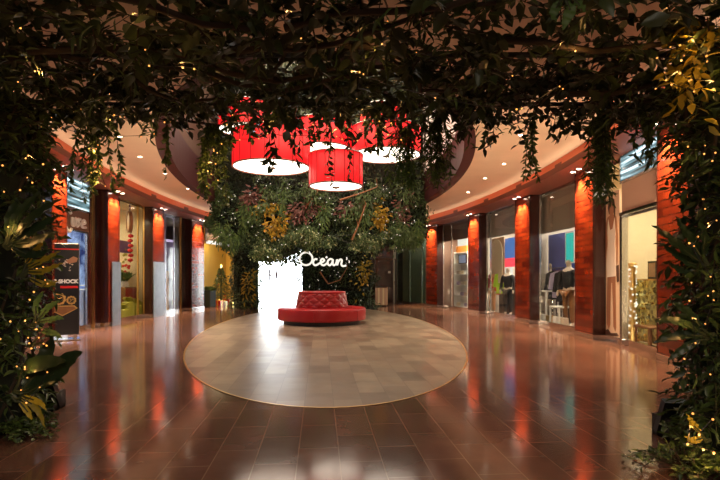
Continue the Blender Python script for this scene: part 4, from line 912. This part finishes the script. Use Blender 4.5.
script([[(583, 180), (586, 196), (582, 210)], [(604, 216), (612, 228), (606, 240)]], 5*U).build('apostrophe', M['whitesign'], sg, True)
f = MB()
for x in (165, 330, 520): f.tube([((x-350)*U, .03, (197-250)*U*.6), ((x-350)*U, .95, (197-250)*U*.6)], .015, 5)
f.build('bracket', M['black'], sg)
# small hanging ornament in the passage
t = thing('hanging_ornament', 'little dark hanging figures in the bright passage opening', 'ornament', W(273, 20.2, 262), 0)
s = MB(); s.tube([(0, 0, .35), (0, 0, -.25)], .006, 5); s.tube([(-.16, 0, -.22), (0, 0, -.12), (.14, 0, -.2)], .012, 5); s.build('hanger', M['lav'], t)
for x in (-.14, .12):
    s = MB(); s.ball((x, 0, -.28), .035, 8); s.tube([(x, 0, -.31), (x+.02, 0, -.55), (x-.03, 0, -.95)], [.04, .05, .012], 6); s.tube([(x-.07, 0, -.62), (x, 0, -.42), (x+.07, 0, -.55)], .014, 5); s.build('figure', M['lav'], t)

# ================================================================== NEAR LEAFY ARCH
def C(X, D, z): return Vector((CU+X*math.cos(TH)+D*math.sin(TH), CV-X*math.sin(TH)+D*math.cos(TH), z))
def twiggy(name, m, parent, starts, dirs, length, per, ln, wd, droop=.15, spread=.5, tw=True, tint=None, dn=-.12):
    """twigs with leaves set along them"""
    n = len(starts); starts = np.asarray(starts); dirs = np.asarray(dirs); dirs = dirs/np.linalg.norm(dirs, axis=1)[:, None]
    L = rng.uniform(length[0], length[1], n)
    tt = np.tile(np.linspace(.12, 1, per), n).reshape(n, per, 1); sag = np.zeros((n, per, 3)); sag[:, :, 2] = dn*(tt[:, :, 0]**2)*L[:, None]*2
    pos = starts[:, None]+dirs[:, None]*tt*L[:, None, None]+sag
    side = np.where(np.arange(per) % 2, 1, -1)[None, :, None]
    lat = np.cross(dirs, np.array([0, 0, 1.0])); lat /= np.linalg.norm(lat, axis=1)[:, None]+1e-6
    d = dirs[:, None]*.6+lat[:, None]*side*.8+rng.normal(0, spread, (n, per, 3)); d[:, :, 2] -= .15
    N = n*per; up = np.array([0, 0, 1.0])[None]+rnd(N, .45)
    T = None if tint is None else np.repeat(tint, per)+rng.normal(0, .15, N)
    leaves(name, m, pos.reshape(-1, 3), d.reshape(-1, 3), up, rng.uniform(ln[0], ln[1], N), rng.uniform(wd[0], wd[1], N), parent, T, droop=droop)
    if tw:
        s = MB()
        for i in range(n): s.tube([tuple(starts[i]), tuple(pos[i, per//2]), tuple(pos[i, -1])], [.006, .004, .002], 3, False)
        tag(s.build('twigs', M['bark'], parent), kind='stuff')
ca = thing('leafy_canopy', 'dark leafy canopy of ficus branches overhead with warm fairy lights', 'plants', (0, 0, 0))
def canopy_pts(N, x0=-3.7, x1=3.7, d0=2.1, d1=4.85, z0=2.80, z1=3.06):
    X = rng.uniform(x0, x1, N); D = d0+(d1-d0)*rng.random(N)**.85; z = rng.uniform(z0, z1, N)
    return np.array([tuple(C(X[i], D[i]+.12*math.sin(X[i]*5)+.06*math.sin(X[i]*13), z[i])) for i in range(N)])
P_ = canopy_pts(720); twiggy('foliage', M['leaf'], ca, P_, rnd(720)*np.array([1, 1, .28]), (.25, .5), 12, (.08, .14), (.042, .075), tint=hnoise(P_, 2.2, 5), dn=-.05)
P_ = canopy_pts(200, d0=4.1, z0=2.84, z1=2.98); twiggy('edge_foliage', M['leaf'], ca, P_, rnd(200)*np.array([1, 1, .3])+np.array([0, .2, -.05]), (.2, .38), 11, (.07, .12), (.036, .062), tint=hnoise(P_, 2.2, 6), dn=-.08)
P_ = canopy_pts(150, z0=2.72, z1=2.95); twiggy('narrow_foliage', M['leafcol'], ca, P_, rnd(150)*np.array([1, 1, .25]), (.3, .55), 16, (.07, .12), (.014, .024), tw=False)
for i in range(16):
    x, D = rng.uniform(-3.5, 2.5), rng.uniform(2.4, 4.6); a = rng.uniform(-.5, .5)+(0 if i % 2 else PI); pts = []
    for k in range(7): pts.append(tuple(C(x+k*.38*math.cos(a)*(1 if i % 2 else -1)*.9, D+k*.38*math.sin(a)*.6, 2.80+.06*math.sin(k*1.3+i)+.02*i % .1))); a += rng.normal(0, .15)
    MB().tube(pts, [.024-.002*k for k in range(7)], 7).build('branch', M['bark'], ca, True)
for X in (-3.35, 0, 3.0):     # the trellis that carries the branches
    MB().tube([tuple(C(X, 2.0, 2.93)), tuple(C(X, 4.9, 2.93))], .02, 6).build('trellis_bar', M['black'], ca)
for D in (2.6, 3.7, 4.75): MB().tube([tuple(C(-3.8, D, 2.95)), tuple(C(3.6, D, 2.95))], .02, 6).build('trellis_bar', M['black'], ca)
P_ = np.array([tuple(W(rng.uniform(655, 716), rng.uniform(2.9, 3.6), rng.uniform(35, 95))) for k in range(26)]); twiggy('bulb_tinted_foliage', M['yellowleaf'], ca, P_, rnd(26), (.15, .3), 7, (.06, .11), (.03, .05), tw=False)  # bulb light on these leaves is put into their yellow colour

def column(name, label, X, D, r, z1, N, seed, ln=(.06, .13), wd=(.022, .05), m='leafcol', prof=None):
    t = thing(name, label, 'plants', C(X, D, 0), -TH); prof = prof or (lambda z: r)
    MB().lathe([(prof(0)*.62, 0)]+[(prof(z1*k/10)*.62, z1*k/10) for k in range(11)]+[(0, z1)], 18).build('backing', M['soil'], t)
    z = rng.uniform(.02, z1, N); a = rng.uniform(0, 2*PI, N); rr = np.array([prof(q) for q in z])*rng.uniform(.55, .9, N)
    P = np.stack([rr*np.cos(a), rr*np.sin(a), z], 1); d = np.stack([np.cos(a), np.sin(a), rng.uniform(-.9, .5, N)], 1)
    twiggy('foliage', M[m], t, P, d+rnd(N, .25), (.10, .26), 8, ln, wd, tint=hnoise(P, 3, seed), dn=-.25)
    s = MB()
    for k in range(7):
        a0 = k*.9; pts = [(prof(z1*j/12)*.78*math.cos(a0+j*.28), prof(z1*j/12)*.78*math.sin(a0+j*.28), z1*j/12) for j in range(13)]; s.tube(pts, .012, 5)
    s.build('climbing_stems', M['bark'], t); return t
cl = column('leafy_column', 'leafy column wound with fairy lights at the left edge, foot on the floor', -3.22, 4.3, .42, 2.85, 520, 2, prof=lambda z: .42+.16*max(0, z-2.0)+.05*math.sin(z*4))
cr = column('leafy_column', 'leafy column wound with fairy lights at the right edge, above the spreading shrub', 2.72, 3.6, .33, 2.85, 520, 4, prof=lambda z: .32+.22*max(0, z-2.1)+.04*math.sin(z*5+1))
# draped willow-like strands on the right column
for nm, (X, D), (za, zb), lab in (('draped_vine', (2.50, 3.42), (1.35, .15), 'dense hanging curtain of small leaves down the right leafy column'),):
    t = thing(nm, lab, 'vine', C(X, D, za), -TH); N = 900; q = rng.random(N); pos = np.stack([rng.normal(.08, .08, N), rng.normal(0, .08, N), -q*(za-zb)], 1)
    leaves('foliage', M['vine'], pos, np.stack([rng.normal(0, .5, N), rng.normal(-.3, .4, N), -1+0*q], 1), rnd(N), rng.uniform(.05, .09, N), .018, t)
    s = MB()
    for k in range(8): x = rng.normal(.08, .07); s.tube([(x, rng.normal(0, .05), 0), (x+rng.normal(0, .03), rng.normal(0, .05), -(za-zb)*.6), (x, 0, -(za-zb))], .004, 4)
    s.build('stem', M['stem'], t)

# big single leaves
def bigleaf(pts, wid, m, parent, ny=(0, -1, .4), nm='leaf_blade', cup=.12):
    P = [Vector(p) for p in pts]; S = []
    for i in range(len(P)-1):
        a0, a1, a2, a3 = P[max(i-1, 0)], P[i], P[i+1], P[min(i+2, len(P)-1)]
        for k in range(6):
            t_ = k/6; S.append(.5*((2*a1)+(a2-a0)*t_+(2*a0-5*a1+4*a2-a3)*t_*t_+(3*a1-a0-3*a2+a3)*t_**3))
    S.append(P[-1]); n = len(S); vs, fs = [], []; nn = Vector(ny).normalized()
    for i, p in enumerate(S):
        t_ = i/(n-1); tg = (S[min(i+1, n-1)]-S[max(i-1, 0)]).normalized(); s = tg.cross(nn).normalized(); u = s.cross(tg)
        w = wid*(math.sin(PI*min(1, t_**.75*.97+.03))**.8)*.5
        for q in (-1, -.55, 0, .55, 1): vs.append(tuple(p+s*w*q+u*(abs(q)*w*cup*2+.008*math.sin(i*1.7)*abs(q))))
    for i in range(n-1): fs += [(i*5+k, i*5+k+1, i*5+6+k, i*5+5+k) for k in range(4)]
    me = bpy.data.meshes.new(nm); me.from_pydata(vs, [], fs); a = me.attributes.new('tint', 'FLOAT', 'POINT'); a.data.foreach_set('value', [rng.uniform(.2, .9)]*len(vs))
    me.polygons.foreach_set('use_smooth', [True]*len(fs)); me.materials.append(M[m]); o = bpy.data.objects.new(nm, me); COL.objects.link(o); o.parent = parent; return o
def bigplant(nm, label, D, leafs, m, stem_to, cat='plant'):
    o = W(stem_to[0], D, stem_to[1]); t = thing(nm, label, cat, o)
    for (l, w, dd) in leafs:
        P = [W(x, D+d_, y)-o for (x, y), d_ in zip(l, np.linspace(0, dd, len(l)))]; bigleaf(P, w, m, t)
        s = MB(); s.tube([(0, 0, 0), tuple((P[0])*.5+Vector((0, 0, -.02))), tuple(P[0]), tuple(P[1])], [.014, .011, .009, .005], 6); s.build('leaf_stalk', M['stem'], t)
    return t
bigplant('broad_leaf_plant', 'broad paddle leaves leaning out low from the left leafy column', 3.9, [([(36, 384), (54, 374), (70, 360), (82, 352)], .17, -.15), ([(24, 388), (38, 372), (48, 352), (52, 334)], .15, .1), ([(22, 372), (32, 366), (52, 362), (66, 361)], .13, -.2), ([(30, 392), (44, 382), (58, 380)], .10, -.1)], 'broad', (14, 392))
bigplant('pinnate_plant', 'dark pointed leaves fanning out high on the left leafy column', 3.8, [([(14, 238), (28, 222), (46, 208), (61, 199)], .08, -.2), ([(12, 242), (30, 232), (48, 222), (60, 216)], .08, -.1), ([(14, 244), (30, 243), (48, 236), (59, 232)], .08, -.2), ([(10, 236), (18, 216), (30, 202), (40, 192)], .08, 0), ([(12, 248), (26, 254), (40, 254), (50, 250)], .07, 0), ([(8, 232), (12, 214), (18, 198)], .08, .1)], 'broad', (4, 246))
bigplant('pinnate_plant', 'dark pointed leaves reaching in front of the nearest right pillar', 3.45, [([(700, 262), (684, 250), (666, 236), (652, 225)], .075, -.1), ([(702, 266), (688, 262), (672, 252), (660, 243)], .07, 0), ([(702, 258), (692, 242), (682, 228), (676, 216)], .07, 0), ([(700, 270), (688, 272), (676, 268), (668, 262)], .065, .1), ([(704, 256), (704, 236), (698, 220)], .07, -.1)], 'broad', (712, 268))
bigplant('pinnate_plant', 'dark drooping leaves below the pointed ones on the right', 3.4, [([(700, 332), (684, 324), (668, 320), (655, 322)], .06, -.1), ([(702, 336), (686, 335), (668, 338), (653, 343)], .06, 0), ([(700, 340), (688, 346), (676, 354), (668, 360)], .055, 0), ([(702, 328), (692, 316), (680, 306), (672, 303)], .06, 0)], 'broad', (714, 334))
bigplant('yellow_sprig', 'leaves tinted yellow green as if lit by fairy lights on the left column', 3.85, [([(28, 268), (40, 262), (52, 256), (60, 251)], .05, -.1), ([(28, 272), (42, 272), (54, 267), (63, 263)], .05, -.1), ([(26, 264), (34, 254), (40, 246), (44, 240)], .05, 0), ([(30, 278), (42, 284), (52, 284), (58, 281)], .05, 0)], 'yellowleaf', (20, 276))  # fairy light glow is put into the leaf colour
bigplant('croton_sprig', 'green leaves beside the foot of the black totem', 3.9, [([(40, 318), (46, 310), (54, 304), (60, 301)], .055, 0), ([(40, 322), (50, 320), (58, 318), (64, 319)], .05, 0), ([(38, 328), (48, 332), (56, 334), (62, 338)], .05, -.1), ([(36, 316), (36, 306), (40, 297), (44, 291)], .05, 0)], 'fernleaf', (30, 326))
bigplant('red_leaf_sprig', 'small reddish leaf sprig below the green leaves on the left', 3.88, [([(36, 340), (42, 334), (46, 328), (47, 322)], .06, 0), ([(36, 344), (44, 342), (50, 337)], .05, -.05)], 'pink', (28, 346))
bigplant('yellow_sprig', 'yellow leaf sprig curling low on the left column', 3.9, [([(22, 398), (32, 404), (40, 414), (45, 428)], .05, 0), ([(22, 396), (34, 400), (42, 404), (46, 410)], .045, -.1), ([(20, 402), (28, 412), (32, 420)], .045, 0)], 'yellowleaf', (12, 396))
bigplant('yellow_sprig', 'leaves tinted yellow as if lit by bulbs low on the right column', 3.3, [([(700, 432), (694, 426), (690, 420), (687, 414)], .05, 0), ([(702, 438), (696, 440), (690, 440), (685, 436)], .045, 0)], 'yellowleaf', (710, 440))  # bulb glow is put into the leaf colour
bigplant('large_leaf_sprig', 'pale green leaves hanging at the top edge right of centre', 2.6, [([(566, 2), (570, 10), (566, 20), (563, 30)], .06, 0), ([(560, 2), (556, 8), (553, 16), (557, 22)], .05, 0), ([(574, 0), (580, 6), (586, 12)], .05, 0)], 'fernleaf', (566, -12))
# ground shrub at right, small leaves at left foot
def shrub(nm, label, px, D, w, h, N, m, ln, wd):
    t = thing(nm, label, 'plant', at(px, D), -TH); q = rng.normal(0, .4, (N, 2)); P = np.stack([q[:, 0]*w*.4, q[:, 1]*.2, np.full(N, .04)], 1)
    twiggy('foliage', M[m], t, P, np.stack([q[:, 0]*1.6, q[:, 1]*.8-.2, rng.uniform(.25, 1.1, N)], 1), (h*.5, h), 10, ln, wd, dn=-.3); return t
shrub('spreading_shrub', 'low spreading shrub with small dark leaves at the right column foot', 690, 3.35, .42, .36, 90, 'leafcol', (.035, .07), (.014, .028))
shrub('ground_ivy', 'small leaves creeping over the floor at the left column foot', 22, 4.15, .5, .2, 60, 'vine', (.03, .06), (.016, .03))
# hanging vines along the far edge of the canopy
HG = 'vines hanging from the canopy edge'
def hang(px, y0, y1, D, strands, spread, m, ln, wd, label, dens=60, dark=False):
    o = W(px, D, y0-14); t = thing('hanging_vine', label, 'vine', o, -TH, HG); H = (y1-y0+14)*D/F; s = MB(); P, dd = [], []
    for k in range(strands):
        x = rng.normal(0, spread)*D/F; y = rng.normal(0, .04); h = H*rng.uniform(.7, 1.0) if k else H
        pts = [(x*.4, y*.4, 0), (x*.8, y, -h*.3), (x+rng.normal(0, .012), y, -h*.65), (x+rng.normal(0, .02), y, -h)]; s.tube(pts, [.005, .004, .003, .002], 4)
        p, tg = along(pts, int(dens*h)); P.append(p); dd.append(tg)
    s.build('stem', M['stem'], t); P = np.concatenate(P); N = len(P); dd = np.concatenate(dd)
    leaves('foliage', M[m], P, dd*.7+rnd(N, .6)*np.array([1, 1, .5]), rnd(N), rng.uniform(ln[0], ln[1], N), rng.uniform(wd[0], wd[1], N), t); return t
sm = ((.045, .08), (.018, .032)); wl = ((.06, .10), (.010, .018)); bg = ((.07, .11), (.03, .05))
hang(98, 130, 200, 4.7, 9, 9, 'vine', *sm, 'long vine with bulbs hanging before the leftmost shop sign', 120)
hang(167, 138, 178, 4.8, 2, 3, 'vine', *sm, 'short thin vine hanging before the left beige soffit', 90)
hang(214, 138, 203, 4.7, 7, 8, 'vine', *sm, 'long vine with yellow bulbs hanging left of the widest lamp', 120)
hang(240, 128, 148, 4.75, 4, 7, 'vine', *bg, 'short leafy vine over the left end of the widest lamp', 70)
hang(268, 128, 170, 4.6, 2, 5, 'leaf', *bg, 'dark leafy sprig hanging in front of the widest lamp', 45)
hang(296, 128, 160, 4.6, 2, 5, 'leaf', *bg, 'dark leafy sprig at the right end of the widest lamp', 45)
hang(317, 128, 150, 4.7, 4, 6, 'vine', *sm, 'short vine with bulbs just above the small lamp', 90)
hang(332, 140, 184, 4.8, 1, 2, 'leaf', *sm, 'thin strand of small leaves at left before the small lamp', 75)
hang(346, 140, 180, 4.8, 1, 2, 'leaf', *sm, 'thin strand of small leaves at right before the small lamp', 75)
hang(376, 128, 150, 4.7, 4, 8, 'leaf', *bg, 'short dark vine hanging over the right wide lamp', 60)
hang(405, 140, 188, 4.8, 9, 7, 'fernleaf', *wl, 'bushy light green vine hanging right of the lamps', 130)
hang(440, 132, 186, 4.8, 9, 9, 'vine', *wl, 'bushy vine hanging by the right rim of the ceiling opening', 130)
hang(425, 130, 175, 4.8, 5, 7, 'leafcol', *wl, 'darker vine between the two bushy ones at right', 110)
hang(497, 128, 150, 4.7, 2, 8, 'leaf', *bg, 'dark broad leaved sprig before the right beige soffit', 60)
hang(535, 125, 180, 4.8, 4, 4, 'vine', *sm, 'narrow vine hanging before the right fascia', 95)
hang(600, 128, 206, 4.4, 11, 6, 'vine', *wl, 'longest vine at right, hanging before the second right pillar', 130)
hang(642, 125, 165, 4.2, 4, 6, 'vine', *sm, 'short vine hanging before the right panel of painted reflections', 90)
hang(566, 122, 140, 4.5, 4, 10, 'leaf', *bg, 'short dark sprig left of the longest right vine', 50)
hang(30, 125, 190, 4.6, 9, 12, 'leafcol', *sm, 'thick vine merging into the left leafy column', 110)

# ================================================================== STRING LIGHTS
import bmesh
bm = bmesh.new(); bmesh.ops.create_icosphere(bm, subdivisions=1, radius=1); BULB = bpy.data.meshes.new('bulb'); bm.to_mesh(BULB); bm.free(); BULB.materials.append(M['bulb'])
BULB2 = BULB.copy(); BULB2.materials[0] = M['bulbcool']
def string_light(label, P, r, me=BULB, cable=.003, grp='strings of warm fairy lights'):
    P = [Vector(p) for p in P]; o = P[0].copy(); t = thing('string_light', label, 'fairy lights', o, 0, grp)
    q = []
    for i, p in enumerate(P):
        q.append(tuple(p-o))
        if i < len(P)-1: q.append(tuple((p+P[i+1])/2-o+Vector((0, 0, -.03*(P[i+1]-p).length))))
    MB().tube(q, cable, 3, False).build('cable', M['black'], t)
    if me is BULB:
        for q_ in P[2::max(1, len(P)//4)]: lamp('POINT', 'bulb_glow', q_-o+Vector((0, 0, -.02)), .35, (1, .50, .14), t, shadow_soft_size=.01)
    b0 = bpy.data.objects.new('bulb', me); COL.objects.link(b0)
    for i, p in enumerate(P):
        b = b0 if i == 0 else b0.copy()
        if i: COL.objects.link(b)
        b.parent = t; b.location = p-o-Vector((0, 0, r)); b.scale = (r*rng.uniform(.7, 1.15),)*3
    return t
def zone(n, x0, x1, y0, y1, D0, D1, key='x', snake=3):
    p = [(rng.uniform(x0, x1), rng.uniform(y0, y1), rng.uniform(D0, D1)) for _ in range(n)]
    ax, ot, lo, hi = (1, 0, y0, y1) if key == 'x' else (0, 1, x0, x1)
    p.sort(key=lambda q: (int((q[ax]-lo)/(hi-lo)*snake*.999), q[ot]*(1 if int((q[ax]-lo)/(hi-lo)*snake*.999) % 2 == 0 else -1)))
    return [W(x, D, y) for x, y, D in p]
string_light('fairy lights winding down the left leafy column', zone(44, 0, 48, 150, 402, 3.72, 3.95, 'x', 12), .007)
string_light('fairy lights along the left front edge of the canopy', zone(30, 4, 180, 104, 136, 4.45, 4.8, 'x', 3), .0068)
string_light('fairy lights on the long vine before the leftmost shop sign', zone(12, 88, 108, 138, 186, 4.55, 4.62, 'x', 6), .0068)
string_light('fairy lights in the left half of the canopy overhead', zone(16, 10, 320, 4, 100, 3.0, 3.3, 'x', 3), .0065)
string_light('fairy lights over the red lamps on the canopy edge', zone(26, 200, 420, 108, 140, 4.5, 4.75, 'x', 2), .0068)
string_light('fairy lights on the long vine left of the widest lamp', zone(10, 206, 222, 140, 190, 4.5, 4.6, 'x', 5), .0068)
string_light('fairy lights in the right half of the canopy overhead', zone(14, 350, 600, 4, 110, 3.0, 3.4, 'x', 3), .0065)
string_light('cluster of fairy lights on yellow tinted leaves at the upper right corner', zone(18, 655, 718, 38, 98, 2.85, 3.1, 'x', 4), .0065)
string_light('fairy lights winding down the right leafy column', zone(24, 684, 718, 140, 400, 3.12, 3.3, 'x', 14), .0065)
string_light('fairy lights low on the right column above the spreading shrub', zone(7, 684, 716, 400, 466, 3.05, 3.15, 'x', 3), .008)
string_light('fine pale lights scattered over the left half of the green mass', zone(60, 216, 320, 178, 250, 16.3, 16.7, 'x', 7), .013, BULB2, .004, 'strings of fine pale lights')
string_light('fine pale lights scattered over the right half of the green mass', zone(60, 320, 424, 178, 250, 16.3, 16.7, 'x', 7), .013, BULB2, .004, 'strings of fine pale lights')
string_light('fine pale lights on the green column behind the red bench', zone(34, 304, 374, 252, 300, 20.1, 20.3, 'x', 5), .013, BULB2, .004, 'strings of fine pale lights')

# ================================================================== LIGHT
w = bpy.data.worlds.new('world'); scn.world = w; w.use_nodes = True
w.node_tree.nodes['Background'].inputs[0].default_value = (.010, .008, .006, 1); w.node_tree.nodes['Background'].inputs[1].default_value = 1
lamp('AREA', 'atrium_fill_light', (0, 1, 8.9), 720, (1, .80, .58), None, shape='RECTANGLE', size=5, size_y=14)  # soft fill added under the high ceiling, no fitting built
lamp('AREA', 'mall_fill_light', (0, -18.5, 3.9), 260, (1, .86, .68), None, shape='RECTANGLE', size=6, size_y=3)  # unseen fill added behind the viewpoint to light the near leaves
for px, D, tx, tD, e, lab in ((30, 4.95, 222, 12.5, 34, 'added low black wash light, lifting the soffit, behind the left leafy column'), (694, 4.1, 505, 12, 38, 'added low black wash light, lifting the soffit, behind the right leafy column')):
    p = at(px, D); t = thing('added_wash_light', lab, 'light', p, 0, 'added wash lights behind the leafy columns'); aim = (at(tx, tD, z=4.0)-at(px, D, z=.2)).to_track_quat('-Z', 'Y').to_matrix().to_4x4(); aim.translation = Vector((0, 0, .2))
    MB().box(-.30, .30, -.16, .16, .03, .09, T=aim).build('housing', M['black'], t)
    f = MB(); f.box(-.28, -.24, -.12, .12, 0, .17); f.box(.24, .28, -.12, .12, 0, .17); f.box(-.28, .28, -.12, .12, 0, .02); f.build('stand', M['black'], t)
    l = lamp('AREA', 'wash', aim @ Vector((0, 0, -.005)), e, (1, .72, .44), t, shape='RECTANGLE', size=.56, size_y=.28, spread=math.radians(58)); l.rotation_euler = aim.to_euler()  # added lamp, there only to brighten the soffit
for x, s_ in ((-1.3, 'left'), (1.2, 'right')):
    t = thing('added_spotlight', 'added black spotlight on the %s of the front rim of the ceiling opening' % s_, 'light', (x, -7.62, 4.55), 0, 'added spotlights on the opening rim')
    aim = Vector((-.9-x, 13.2, -3.2)).to_track_quat('-Z', 'Y').to_matrix().to_4x4()
    MB().lathe([(.05, .22), (.07, .20), (.07, 0), (.062, 0), (.055, .06), (.0, .07)], 18, T=aim).build('housing', M['black'], t, True)
    MB().lathe([(.056, .03), (0, .03)], 16, T=aim).build('lens', M['lamp'], t); MB().tube([(0, 0, 0), (0, -.05, .2), (0, -.14, .3)], .015, 6).build('bracket', M['black'], t)
    l = lamp('SPOT', 'spot', aim @ Vector((0, 0, -.02)), 850, (1, .90, .70), t, spot_size=math.radians(42), spot_blend=.6, shadow_soft_size=.06); l.rotation_euler = aim.to_euler()  # unseen lamp added to brighten the greenery under the overhang
vs_ = scn.view_settings; vs_.view_transform = 'Standard'; vs_.look = 'None'; vs_.exposure = 1.0; vs_.gamma = 1; vs_.use_curve_mapping = False
scn.cycles.use_denoising = True; scn.cycles.max_bounces = 8; scn.cycles.transparent_max_bounces = 12
